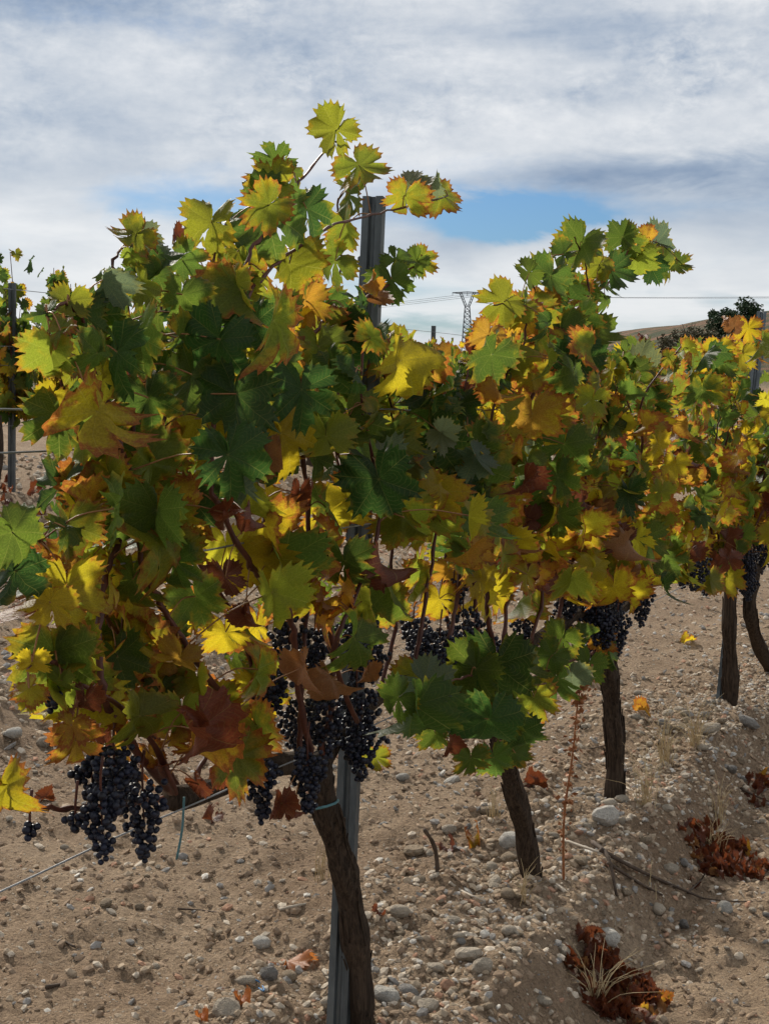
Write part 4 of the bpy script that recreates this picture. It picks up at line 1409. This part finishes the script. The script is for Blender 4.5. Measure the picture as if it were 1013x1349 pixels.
def rock_shape(V, seed, cuts=7):
    r = np.random.RandomState(seed)
    V = V.copy()
    for _ in range(cuts):
        n = r.normal(size=3); n /= np.linalg.norm(n)
        d = r.uniform(0.55, 0.9)
        k = V @ n
        V -= np.outer(np.maximum(k - d, 0) * 0.85, n)
    V *= 1 + 0.05 * np.sin(V @ r.normal(size=3) * 5 + 1)[:, None]
    return V * np.array([1.0, r.uniform(0.62, 0.95), r.uniform(0.45, 0.75)])


for i in range(10):
    STONE_MESH.append(mesh_from('stone_%d' % i, rock_shape(ICO2[0], 40 + i, 5 + i % 6), ICO2[1].tolist(), 'stone', i % 3 != 0))

SC = {'pale': (0.55, 0.47, 0.37), 'tan': (0.42, 0.33, 0.235), 'grey': (0.31, 0.29, 0.265), 'rosy': (0.46, 0.27, 0.18), 'white': (0.64, 0.60, 0.53)}


def rot_basis(rnd, tilt=0.35):
    from mathutils import Euler
    return Euler((rnd.gauss(0, tilt), rnd.gauss(0, tilt), rnd.uniform(0, 6.283))).to_matrix().to_4x4()


def put_stone(x, y, size, col, rnd, label, group, mesh=None, sink=0.25):
    z = float(terrain(x, y))
    M = Matrix.Translation((x, y, z + size * (0.5 - sink) * 0.6)) @ rot_basis(rnd, 0.25) @ Matrix.Scale(size * 0.5, 4)
    k = rnd.uniform(0.95, 1.35)
    o = link('stone', mesh or rnd.choice(STONE_MESH), None, M, (col[0] * k, col[1] * k, col[2] * k, 1))
    tag(o, label, 'stone', group)
    return o


def build_stones():
    rnd = random.Random(9)
    special = [
        (616, 1270, 40, 'pale', 'rounded pale stone, the larger of a touching pair on the bank'), (635, 1283, 34, 'pale', 'pale stone nestled against a larger rounded one on the bank'),
        (651, 1166, 26, 'pale', 'smooth cream stone on the bank just left of the second trunk'), (797, 1084, 44, 'white', 'big knobbly pale rock below the third trunk'),
        (801, 1238, 36, 'white', 'flat white angular flake lying alone at the foot of the bank'), (538, 1312, 32, 'grey', 'blue-grey angular stone near the foot of the first trunk'),
        (508, 1318, 40, 'white', 'whitish angular rock beside the foot of the first trunk'), (573, 1287, 26, 'pale', 'oval pale pebble on the bank in front of the touching pair'),
        (590, 1303, 22, 'rosy', 'reddish rounded pebble below the touching pair of pale stones'), (300, 1338, 40, 'pale', 'broad pale stone beside a tiny orange leaf on the sand'),
        (355, 1290, 30, 'grey', 'rounded grey stone against the big orange fallen leaf'), (592, 1100, 24, 'pale', 'pale block-like stone by the upright stub of twig'),
        (545, 1125, 28, 'tan', 'tan stone at the foot of the upright twig stub'), (675, 1115, 38, 'white', 'long whitish stone tucked behind the second trunk'),
        (595, 1033, 24, 'white', 'white stone on the sand under the hanging green spray'), (530, 1028, 20, 'white', 'small white stone alone on the smooth sand'),
        (526, 1210, 30, 'pale', 'wedge of pale stone on the bank, half way to the second trunk'), (645, 1075, 30, 'tan', 'tan cobble on top of the bank near straw tuft'),
        (345, 1250, 26, 'white', 'pale squared stone at the edge of the bank above the orange leaf'), (140, 1195, 26, 'tan', 'brown clod-like stone on the track below the hanging grapes'),
        (935, 965, 30, 'pale', 'large pale stone on the bank below the grey post'), (985, 960, 32, 'grey', 'oblong grey stone on the bank below the bowed trunk'),
        (825, 1190, 20, 'tan', 'squarish tan stone under the fallen prunings'), (955, 1203, 24, 'white', 'pale flat stone out on the right-hand track'), (900, 1223, 24, 'grey', 'long grey flat stone on the right-hand track'),
        (715, 1327, 26, 'pale', 'rounded pale stone at the edge of the nearer rusty leaf heap'), (840, 1345, 34, 'rosy', 'orange-brown slab beside the nearer rusty leaf heap'), (835, 1308, 26, 'rosy', 'flat orange-brown chip on the track edge by the nearer leaf heap'),
        (18, 980, 30, 'white', 'white rock on the stony ridge across the track'), (60, 985, 24, 'pale', 'pale rock at the foot of the stony ridge across the track')]
    for (px, py, d, c, lab) in special:
        p = onground(px, py)
        dist = (p - CAMP) @ CF
        put_stone(p[0], p[1], d / FPX * dist * 1.05, SC[c], rnd, lab, 'larger stones lying about the vines')
    groups = {('pale', 0): 'pale rounded limestone pebble on the bank under the vines', ('tan', 0): 'tan brown pebble on the bank under the vines', ('grey', 0): 'grey angular pebble on the bank under the vines', ('rosy', 0): 'reddish pebble on the bank under the vines',
              ('pale', 1): 'pale loose stone on the sandy track behind the near row', ('tan', 1): 'tan loose stone on the sandy track behind the near row', ('grey', 1): 'grey loose stone on the sandy track behind the near row', ('rosy', 1): 'reddish loose stone on the sandy track behind the near row',
              ('pale', 2): 'pale loose stone on the right-hand track', ('tan', 2): 'tan loose stone on the right-hand track', ('grey', 2): 'grey loose stone on the right-hand track', ('rosy', 2): 'reddish loose stone on the right-hand track'}
    n = 0
    while n < 265:
        r = rnd.random()
        if r < 0.62:
            s, t, zone, sz = rnd.uniform(-0.7, 4.2) , rnd.gauss(0.02, 0.20), 0, 0.022 + 0.042 * rnd.random() ** 1.6
        elif r < 0.86:
            s, t, zone, sz = rnd.uniform(-1.4, 3.5), rnd.uniform(-1.9, -0.4), 1, rnd.uniform(0.016, 0.034)
        else:
            s, t, zone, sz = rnd.uniform(0.0, 3.2), rnd.uniform(0.5, 1.2), 2, rnd.uniform(0.016, 0.034)
        if zone == 0 and not (-0.42 < t < 0.42):
            continue
        x, y = xy(s, t)
        px, py = project((x, y, float(terrain(x, y))))
        if not (0 < px < 1013 and 880 < py < 1349):
            continue
        c = pick(rnd, {'pale': 5, 'tan': 3.5, 'grey': 2.0, 'rosy': 0.7})
        lab = groups[(c, zone)]
        put_stone(x, y, sz, SC[c], rnd, lab, lab.replace('pebble', 'pebbles').replace('loose stone', 'loose stones'))
        n += 1


build_stones()


def build_gravel():
    r = np.random.RandomState(4)
    pts = []

    def add(n, s0, s1, tfun, smin, smax, p=2.2):
        s = r.uniform(s0, s1, n); t = tfun(n)
        size = smin + (smax - smin) * r.rand(n) ** p
        x, y = xy(s, t)
        pts.append(np.stack([x, y, size], -1))
    add(12500, -1.6, 6, lambda n: r.normal(0.0, 0.19, n), 0.007, 0.042, 2.1)
    add(3000, 6, 16, lambda n: r.normal(0, 0.3, n), 0.012, 0.06, 1.8)
    add(13000, -1, 9, lambda n: r.uniform(-4.2, -1.9, n), 0.010, 0.065, 2.2)
    add(13000, 0, 24, lambda n: r.uniform(-9.5, -3.5, n), 0.02, 0.11, 2.0)
    add(8000, 2, 12, lambda n: r.uniform(-2.3, -0.3, n), 0.008, 0.045, 2.4)
    n_stone = sum(len(q) for q in pts)
    add(17000, -2.2, 4.5, lambda n: r.uniform(-2.1, -0.2, n), 0.004, 0.042, 2.9)
    add(11000, -1.2, 4.5, lambda n: r.uniform(0.30, 1.4, n), 0.004, 0.036, 3.0)
    add(6000, -1.4, 5, lambda n: r.normal(0.1, 0.25, n), 0.006, 0.034, 2.5)
    P = np.concatenate(pts)
    clod = np.arange(len(P)) >= n_stone
    ok = P[:, 1] > 1.0
    P = P[ok]; clod = clod[ok]
    n = len(P)
    z = terrain(P[:, 0], P[:, 1])
    base = [rock_shape(ICO1[0], 70 + i, 4) for i in range(24)]
    B = np.stack(base)[r.randint(0, 24, n)]                       # n,12,3
    an = r.uniform(0, 6.283, n); ca, sa = np.cos(an), np.sin(an)
    tl = r.normal(0, 0.35, n)
    X = B[:, :, 0] * ca[:, None] - B[:, :, 1] * sa[:, None]
    Y = B[:, :, 0] * sa[:, None] + B[:, :, 1] * ca[:, None]
    Z = B[:, :, 2] + X * tl[:, None]
    h = P[:, 2] * 0.5
    V = np.stack([P[:, 0][:, None] + X * h[:, None], P[:, 1][:, None] + Y * h[:, None], z[:, None] + Z * h[:, None] - 0.02 * h[:, None]], -1)
    nv = B.shape[1]
    F = (ICO1[1][None] + (np.arange(n) * nv)[:, None, None]).reshape(-1, 3)
    cols = np.array([SC['pale'], SC['tan'], SC['grey'], SC['rosy'], SC['white'], (0.33, 0.24, 0.165)])
    ci = r.choice(6, n, p=[0.20, 0.38, 0.12, 0.05, 0.04, 0.21])
    ci = np.where(clod, r.choice(6, n, p=[0.10, 0.12, 0.06, 0.03, 0.02, 0.67]), ci)
    c = cols[ci] * r.uniform(0.75, 1.12, (n, 1))
    T = np.concatenate([np.repeat(c[:, None, :], nv, axis=1).reshape(-1, 3), np.ones((n * nv, 1))], axis=1)
    o = link('gravel', mesh_from('gravel', V.reshape(-1, 3), F, 'gravel', False, {'tint': T}))
    tag(o, 'small pale and tan stones scattered thickly over the soil', 'gravel', None, 'stuff')


build_gravel()

# ------------------------------------------------------------------ litter, weeds and twigs


def flat_leaf(px, py, diam, cls, label, rnd, mesh=None, name='fallen_leaf'):
    p = onground(px, py)
    d = (p - CAMP) @ CF
    s = diam / FPX * d * 0.62
    a = rnd.uniform(0, 6.28)
    M = frame((math.cos(a), math.sin(a), rnd.uniform(-0.1, 0.3)), (rnd.gauss(0, 0.25), rnd.gauss(-0.3, 0.25), 1), s, p + np.array([0, 0, 0.25 * s]))
    o = link(name, mesh or rnd.choice(DRY), None, M, leaf_color(cls, rnd))
    tag(o, label, 'leaf', 'fallen vine leaves')


def build_litter():
    rnd = random.Random(3)
    for (x, y, d, c, lab, me) in [
            (378, 1278, 72, 'f', 'big bright orange fallen leaf at the foot of the steel post', LEAF[1]), (318, 1324, 34, 'f', 'small orange leaf scrap on the sand near the big orange leaf', None),
            (265, 1345, 26, 'f', 'orange leaf fragment on the sand beside the broad pale stone', None), (622, 1112, 40, 'a', 'tan and orange fallen leaf on top of the bank by the second trunk', None),
            (590, 1124, 36, 'r', 'dark red fallen leaf beside the upright twig stub', None), (706, 1040, 40, 'r', 'red-brown leaf scraps on the bank behind the second trunk', None),
            (905, 848, 26, 'y', 'narrow yellow leaf lying on the far side of the bank', None), (912, 1168, 26, 'r', 'red leaf fallen at the edge of the right-hand track', None), (845, 940, 30, 'a', 'orange leaf on the ground beyond the third trunk', None),
            (498, 1205, 24, 'r', 'dark red leaf scrap beside the foot of the first trunk', None), (1004, 1035, 30, 'a', 'orange leaf at the foot of the bank by the right-hand track', None), (985, 1060, 24, 'r', 'rust coloured leaf on the bank foot beyond the farther leaf heap', None),
            (280, 1085, 36, 'r', 'red fallen leaf on the soil under the hanging blue-green tie', None), (60, 1056, 30, 'r', 'crumpled red leaf on the track by the yellow leaf edge', None)]:
        flat_leaf(x, y, d, c, lab, rnd, me)
    # leaf heaps
    for (x, y, rx, ry, n, lab) in [(790, 1312, 0.17, 0.17, 150, 'nearer heap of dry rusty leaves caught under straw at the bank foot'), (935, 1118, 0.20, 0.28, 170, 'farther heap of dry rusty leaves at the bank foot by the track'),
                                   (1000, 1040, 0.09, 0.16, 26, 'small drift of rusty leaves at the bank foot below the bowed trunk')]:
        c = onground(x, y)
        e = empty('leaf_heap', c)
        tag(e, lab, 'leaf pile', 'heaps of dry leaves')
        for k in range(n):
            a, q = rnd.uniform(0, 6.28), math.sqrt(rnd.random())
            xx, yy = c[0] + math.cos(a) * q * rx, c[1] + math.sin(a) * q * ry
            if st(xx, yy)[1] < 0.22:
                continue
            z = float(terrain(xx, yy)) + 0.012 + rnd.uniform(0, 0.045) * (1 - q)
            cl = pick(rnd, {'r': 8, 'b': 1.0, 'a': 0.2})
            b = rnd.uniform(0, 6.28)
            M = frame((math.cos(b), math.sin(b), rnd.gauss(0, 0.2)), (rnd.gauss(0, 0.4), rnd.gauss(0, 0.4), 1), rnd.uniform(0.020, 0.042), (xx, yy, z))
            link('leaf', rnd.choice(DRY), e, M, leaf_color(cl, rnd))
    # red litter below the far row
    for (px, py, n) in [(45, 650, 26), (120, 668, 20)]:
        c = onground(px, py)
        e = empty('leaf_heap', c)
        tag(e, 'rusty drift of fallen leaves below the far-row vines' if px < 100 else 'rusty leaf drift at the far side of the track behind the near vine', 'leaf pile', 'heaps of dry leaves')
        for k in range(n):
            xx, yy = c[0] + rnd.gauss(0, 0.5), c[1] + rnd.gauss(0, 0.6)
            b = rnd.uniform(0, 6.28)
            M = frame((math.cos(b), math.sin(b), 0.1), (rnd.gauss(0, 0.4), rnd.gauss(0, 0.4), 1), rnd.uniform(0.04, 0.08), (xx, yy, float(terrain(xx, yy)) + 0.03))
            link('leaf', rnd.choice(DRY), e, M, leaf_color(rnd.choice('rra'), rnd))

    # dry grass tufts
    def tuft(px, py, n, hgt, spread, lab, lean=(0, 0)):
        c = onground(px, py)
        V, F = [], []
        for k in range(n):
            a = rnd.uniform(0, 6.28); q = rnd.uniform(0.2, 1) * spread
            b = c + np.array([rnd.gauss(0, 0.012), rnd.gauss(0, 0.012), -0.01])
            h = hgt * rnd.uniform(0.4, 1.0)
            d = np.array([math.cos(a) * q + lean[0], math.sin(a) * q + lean[1], 0])
            path = catmull([b, b + d * 0.3 + (0, 0, h * 0.6), b + d * 0.9 + (0, 0, h * rnd.uniform(0.75, 1.0))], 3)
            tube(V, F, path, [0.0016 - 0.0011 * i / (len(path) - 1) for i in range(len(path))], 3, False)
        o = link('dry_grass_tuft', mesh_from('dry_grass_tuft', V, F, 'straw'))
        tag(o, lab, 'grass', 'dry grass tufts')
    tuft(785, 1325, 30, 0.17, 0.18, 'long straw stalks sprawling over the nearer rusty leaf heap', (0.02, 0))
    tuft(938, 1125, 26, 0.19, 0.10, 'pale straw stalks poking through the farther rusty leaf heap')
    tuft(650, 1080, 16, 0.17, 0.05, 'straw tuft standing on the bank between first and second trunks')
    tuft(875, 1010, 40, 0.30, 0.16, 'wispy dry grass on the bank beyond the third trunk')
    tuft(915, 985, 40, 0.26, 0.18, 'wispy dry grass tangle on the bank below the grey post')
    tuft(850, 1060, 24, 0.28, 0.14, 'thin dry stalks on the bank just right of the third trunk')
    tuft(690, 1190, 14, 0.16, 0.08, 'sparse straw at the foot of the second trunk')
    tuft(425, 1160, 12, 0.22, 0.05, 'faint thin straw stems left of the steel post')
    tuft(855, 1180, 6, 0.12, 0.03, 'short upright straw by the fallen prunings')
    tuft(945, 1080, 20, 0.22, 0.12, 'dry stalks on the slope above the farther leaf heap')
    # rusty dock stalk
    c = onground(742, 1168)
    e = empty('dry_dock_weed', c)
    tag(e, 'tall rust-brown dried weed stalk standing between second and third trunks', 'weed')
    toppx = onrow(757, 915, (st(c[0], c[1])[1]))
    path = catmull([c, c + (toppx - c) * 0.35 + (-0.01, 0, 0), c + (toppx - c) * 0.7 + (0.004, 0, 0), toppx + (0.012, 0, 0.0), toppx + (0.035, 0, 0.04)], 8)
    V, F = [], []
    tube(V, F, path, [0.0042 - 0.0026 * i / (len(path) - 1) for i in range(len(path))], 6)
    link('stalk', mesh_from('stalk', V, F, 'rust_weed'), e)
    V, F = [], []
    for k in range(150):
        i = rnd.randrange(5, len(path))
        q = path[i] + np.array([rnd.gauss(0, 0.010), rnd.gauss(0, 0.010), rnd.gauss(0, 0.015)])
        s = rnd.uniform(0.004, 0.009)
        M = np.array(rot_basis(rnd, 1.0))[:3, :3]
        b0 = len(V)
        for w in ((-1, 0, 0), (0, 1.3, 0.3), (1, 0, 0), (0, -1.3, 0.3), (0, 0, 0.6)):
            V.append(q + M @ (np.array(w) * s))
        F.extend([[b0, b0 + 1, b0 + 4], [b0 + 1, b0 + 2, b0 + 4], [b0 + 2, b0 + 3, b0 + 4], [b0 + 3, b0, b0 + 4], [b0, b0 + 3, b0 + 2, b0 + 1]])
    o = link('seed_husks', mesh_from('seed_husks', V, F, 'rust_weed', False), e)
    o['kind'] = 'stuff'

    # twigs
    def twig(pts, lift, r, mat, lab, name='fallen_twig', cat='twig', taper=0.5):
        P = []
        for i, (x, y) in enumerate(pts):
            g = onground(x, y)
            P.append(g + np.array([0, 0, lift[i] if isinstance(lift, list) else lift]))
        path = catmull(P, 5)
        V, F = [], []
        tube(V, F, path, [r * (1 - taper * i / (len(path) - 1)) * rnd.uniform(0.88, 1.12) for i in range(len(path))], 6)
        o = link(name, mesh_from(name, V, F, mat))
        tag(o, lab, cat, 'twigs on the ground')
        return o
    c0 = onground(576, 1152)
    V, F = [], []
    P = [c0 + (0, 0, -0.02), onrow(575, 1130, st(c0[0], c0[1])[1]), onrow(570, 1110, st(c0[0], c0[1])[1]), onrow(559, 1093, st(c0[0], c0[1])[1])]
    path = catmull(P, 5)
    tube(V, F, path, [0.0065 * (1 - 0.25 * i / len(path)) * rnd.uniform(0.85, 1.2) for i in range(len(path))], 7)
    o = link('twig_stub', mesh_from('twig_stub', V, F, 'twig')); tag(o, 'dark upright stub of dead twig standing on the bank', 'twig', 'twigs on the ground')
    twig([(592, 1168), (606, 1178), (622, 1186), (638, 1193)], 0.012, 0.005, 'pale_twig', 'pale bleached twig lying on the stones of the bank')
    twig([(790, 1140), (830, 1162), (870, 1172), (925, 1187)], [0.05, 0.05, 0.03, 0.01], 0.008, 'twig', 'long dark pruned cane slanting down the bank to the track')
    twig([(780, 1130), (800, 1150), (812, 1185)], [0.05, 0.05, 0.01], 0.009, 'twig', 'short dark pruned cane pointing down the bank')
    twig([(800, 1158), (840, 1175), (872, 1183)], [0.05, 0.03, 0.01], 0.006, 'twig', 'thin dark pruned cane beside the longer one on the bank')
    twig([(740, 1118), (790, 1140), (830, 1150)], [0.03, 0.04, 0.03], 0.005, 'pale_twig', 'grey pruned cane half buried along the bank top')
    twig([(925, 1186), (970, 1190), (1012, 1189)], 0.006, 0.003, 'twig', 'thin straight twig lying across the right-hand track')
    twig([(905, 1180), (922, 1168), (928, 1162)], [0.01, 0.02, 0.03], 0.004, 'twig', 'bent twig end by the red leaf on the track edge')
    twig([(235, 1200), (265, 1202), (290, 1205)], 0.006, 0.003, 'twig', 'slim twig on the smooth sand of the left track')
    twig([(50, 1220), (75, 1238), (100, 1252)], 0.008, 0.005, 'twig', 'weathered twig half sunk in the left track')
    twig([(62, 1305), (85, 1300)], 0.008, 0.006, 'twig', 'short dark stick on the near left sand')
    twig([(370, 1205), (390, 1200), (412, 1196)], 0.014, 0.006, 'pale_twig', 'pale twig beside the steel post on the sand')
    twig([(725, 990), (760, 992), (800, 985)], 0.01, 0.004, 'twig', 'grey twig behind the rusty weed stalk')
    twig([(975, 1045), (995, 1055), (1012, 1062)], 0.02, 0.006, 'twig', 'dark stick on the bank foot near the right-hand track')
    # scraps of blue twine
    for (pts, lab) in [([(337, 1297), (345, 1303), (348, 1312), (341, 1308)], 'scrap of bright blue twine near the orange leaf')]:
        twig(pts, 0.012, 0.0018, 'twine', lab, 'twine_scrap', 'twine', 0.1)


build_litter()

# ------------------------------------------------------------------ far off: pylon, line, hill scrub, shed


def at(px, py, dist):
    return CAMP + ray(px, py) * dist


def build_pylon():
    D = 500.0
    c = at(615.5, 385, D)
    X0, Y0, ztop = c[0], c[1], c[2]
    zb = float(terrain(X0, Y0, False)) - 0.5
    e = empty('power_pylon', (X0, Y0, zb))
    tag(e, 'distant lattice power pylon with a Y-shaped head', 'pylon')
    zw = ztop - 4.6
    w_top, w_bot = 0.75, 2.1
    V, F = [], []
    legs = []
    for sx, sy in ((-1, -1), (1, -1), (1, 1), (-1, 1)):
        a = np.array([X0 + sx * w_bot, Y0 + sy * w_bot, zb]); b = np.array([X0 + sx * w_top, Y0 + sy * w_top, zw])
        legs.append((a, b))
        V, F = [], []
        tube(V, F, [a, b], 0.13, 4)
        link('leg', mesh_from('leg', V, F, 'pylon_steel', False), e)
    V, F = [], []
    n = 11
    for k in range(4):
        (a, b), (c2, d) = legs[k], legs[(k + 1) % 4]
        for i in range(n):
            u0, u1 = i / n, (i + 1) / n
            tube(V, F, [a + (b - a) * u0, c2 + (d - c2) * u1], 0.075, 4)
            tube(V, F, [c2 + (d - c2) * u0, a + (b - a) * u1], 0.075, 4)
            tube(V, F, [a + (b - a) * u1, c2 + (d - c2) * u1], 0.07, 4)
    link('bracing', mesh_from('bracing', V, F, 'pylon_steel', False), e)
    for sg in (-1, 1):
        V, F = [], []
        for sy in (-0.5, 0.5):
            tube(V, F, [np.array([X0 + sg * 0.75, Y0 + sy, zw]), np.array([X0 + sg * 2.6, Y0 + sy, ztop])], 0.13, 4)
            tube(V, F, [np.array([X0 + sg * 0.1, Y0 + sy, zw]), np.array([X0 + sg * 1.9, Y0 + sy, ztop])], 0.10, 4)
            for q in range(5):
                u = q / 5
                tube(V, F, [np.array([X0 + sg * (0.75 + 1.85 * u), Y0 + sy, zw + 4.6 * u]), np.array([X0 + sg * (0.1 + 1.8 * (u + 0.2)), Y0 + sy, zw + 4.6 * (u + 0.2)])], 0.07, 4)
        link('head_arm', mesh_from('head_arm', V, F, 'pylon_steel', False), e)
    V, F = [], []
    for sy in (-0.5, 0.5):
        tube(V, F, [np.array([X0 - 4.9, Y0 + sy * 0.3, ztop - 0.15]), np.array([X0, Y0 + sy, ztop + 0.1]), np.array([X0 + 4.9, Y0 + sy * 0.3, ztop - 0.15])], 0.15, 4)
        tube(V, F, [np.array([X0 - 4.9, Y0 + sy * 0.3, ztop - 0.15]), np.array([X0 - 2.5, Y0 + sy, ztop - 0.5]), np.array([X0 + 2.5, Y0 + sy, ztop - 0.5]), np.array([X0 + 4.9, Y0 + sy * 0.3, ztop - 0.15])], 0.10, 4)
    link('crossbeam', mesh_from('crossbeam', V, F, 'pylon_steel', False), e)
    for k, dx in enumerate((-4.8, 0, 4.8)):
        V, F = [], []
        tube(V, F, [np.array([X0 + dx, Y0, ztop - 0.1]), np.array([X0 + dx, Y0, ztop - 1.1])], 0.09, 5)
        link('insulator', mesh_from('insulator', V, F, 'pylon_steel', False), e)
        nm = ('left', 'middle', 'right')[k]
        far = at(-250 + 20 * k, 478, 2600)
        near = at(1130, 389 + 1.2 * k, 470 + 8 * k)
        wire_obj('power_line', (X0 + dx, Y0, ztop - 1.1), near, 'thin power line running level from the pylon over the hill', 0.035, 5 + k, 0.6, 0.0, 'pylon_steel', 'power lines off the pylon on the hill side', 'power line', 4, 30)
        wire_obj('power_line', (X0 + dx, Y0, ztop - 1.1), far, 'faint power line sagging away from the pylon behind the near post', 0.05, 15 + k, 4.0, 0.0, 'pylon_steel', 'power lines off the pylon on the valley side', 'power line', 4, 30)


build_pylon()


def bushy(name, px, py, dist, w, h, lab, mat, seed, n, leaf, group, trunk_h=0.3, cat='shrub', conic=0.0):
    rnd = random.Random(seed)
    c = at(px, py, dist)
    z = float(terrain(c[0], c[1], False))
    b = np.array([c[0], c[1], min(z, c[2])])
    h = max(h, c[2] + h - b[2]) if z < c[2] else h
    e = empty(name, b)
    tag(e, lab, cat, group)
    V, F = [], []
    tube(V, F, [b + (0, 0, -0.2), b + (0, 0, h * 0.5)], [0.09, 0.05], 6)
    for k in range(5):
        a = rnd.uniform(0, 6.28)
        tube(V, F, [b + (0, 0, h * 0.25), b + np.array([math.cos(a) * w * 0.3, math.sin(a) * w * 0.3, h * rnd.uniform(0.5, 0.8)])], [0.04, 0.015], 5)
    link('trunk', mesh_from('trunk', V, F, 'bark'), e)
    cl = [(np.array([rnd.gauss(0, w * 0.22), rnd.gauss(0, w * 0.22), h * rnd.uniform(trunk_h, 0.9)]), rnd.uniform(0.16, 0.30) * w) for _ in range(16)]
    V, F = [], []
    for k in range(n):
        cc, r = rnd.choice(cl)
        d = np.array([rnd.gauss(0, 1), rnd.gauss(0, 1), rnd.gauss(0, 1)]); d /= np.linalg.norm(d)
        q = b + cc + d * r * rnd.random() ** 0.4
        s = leaf * rnd.uniform(0.6, 1.4)
        M = np.array(rot_basis(rnd, 1.2))[:3, :3]
        b0 = len(V)
        for w_ in ((-0.5, 0, 0), (0, -1, 0.15), (0.5, 0, 0), (0, 1, 0.15)):
            V.append(q + M @ (np.array(w_) * s))
        F.append([b0, b0 + 1, b0 + 2, b0 + 3])
    link('crown', mesh_from('crown', V, F, mat, False), e)


bushy('pine_bush', 984, 430, 160, 3.6, 2.6, 'dense dark evergreen bush, the taller of two on the hilltop', 'evergreen', 1, 3200, 0.17, 'evergreens on the hill', 0.06)
bushy('pine_bush', 955, 432, 158, 2.8, 1.9, 'dark evergreen bush, the lower one beside its taller neighbour on the hill', 'evergreen', 2, 2400, 0.16, 'evergreens on the hill', 0.06)
bushy('scrub_bush', 912, 452, 150, 3.2, 1.3, 'brownish twiggy bush on the hillside left of the evergreens', 'scrub', 3, 1100, 0.15, 'scrub on the hill', 0.06)
bushy('scrub_bush', 880, 457, 150, 3.0, 0.9, 'low dark scrub on the hillside beside the twiggy bush', 'scrub', 4, 900, 0.14, 'scrub on the hill', 0.06)
bushy('scrub_bush', 938, 448, 150, 2.6, 0.9, 'olive scrub at the foot of the evergreens on the hill', 'scrub', 5, 800, 0.14, 'scrub on the hill', 0.06)
bushy('scrub_bush', 850, 460, 150, 2.6, 0.7, 'lowest dark scrub where the hillside begins', 'scrub', 6, 800, 0.14, 'scrub on the hill', 0.06)


def twiggy():
    rnd = random.Random(8)
    c = at(905, 448, 150)
    e = empty('bare_bush', c)
    tag(e, 'leafless grey bush with fanned thin branches on the hillside', 'shrub', 'scrub on the hill')
    for k in range(26):
        V, F = [], []
        a = rnd.gauss(0, 0.55); b = rnd.gauss(0, 0.4)
        L = rnd.uniform(1.0, 1.9)
        d = np.array([math.sin(a), math.sin(b), math.cos(a)]) * L
        tube(V, F, [c - (0, 0, 0.5), c + d * 0.5 + (rnd.gauss(0, .05), 0, 0), c + d], [0.03, 0.02, 0.012], 4)
        tube(V, F, [c + d * 0.55, c + d * 0.9 + (rnd.gauss(0, .25), rnd.gauss(0, .25), 0.1)], [0.016, 0.01], 4)
        link('branch', mesh_from('branch', V, F, 'twig'), e)


twiggy()


def shed():
    c = at(602, 492, 60)
    z = float(terrain(c[0], c[1], False))
    b = np.array([c[0], c[1], z])
    e = empty('field_shed', b)
    tag(e, 'small grey roofed shed glimpsed low between the two near vines', 'shed')
    H = c[2] - z
    w, d = 0.55, 0.5
    V = [b + (x * w, y * d, zz) for zz in (-0.1, H) for x, y in ((-1, -1), (1, -1), (1, 1), (-1, 1))]
    link('wall', mesh_from('wall', V, [[0, 1, 5, 4], [1, 2, 6, 5], [2, 3, 7, 6], [3, 0, 4, 7], [4, 5, 6, 7]], 'shed_wall', False), e)
    V = [b + (x * w * 1.2, y * d * 1.2, H + zz) for zz in (0.01, 0.08) for x, y in ((-1, -1), (1, -1), (1, 1), (-1, 1))] + [b + (-w * 0.9, 0, H + 0.36), b + (w * 0.9, 0, H + 0.36)]
    link('roof', mesh_from('roof', V, [[3, 2, 1, 0], [0, 1, 5, 4], [1, 2, 6, 5], [2, 3, 7, 6], [3, 0, 4, 7], [4, 5, 9, 8], [6, 7, 8, 9], [5, 6, 9], [7, 4, 8]], 'shed_roof', False), e)


shed()
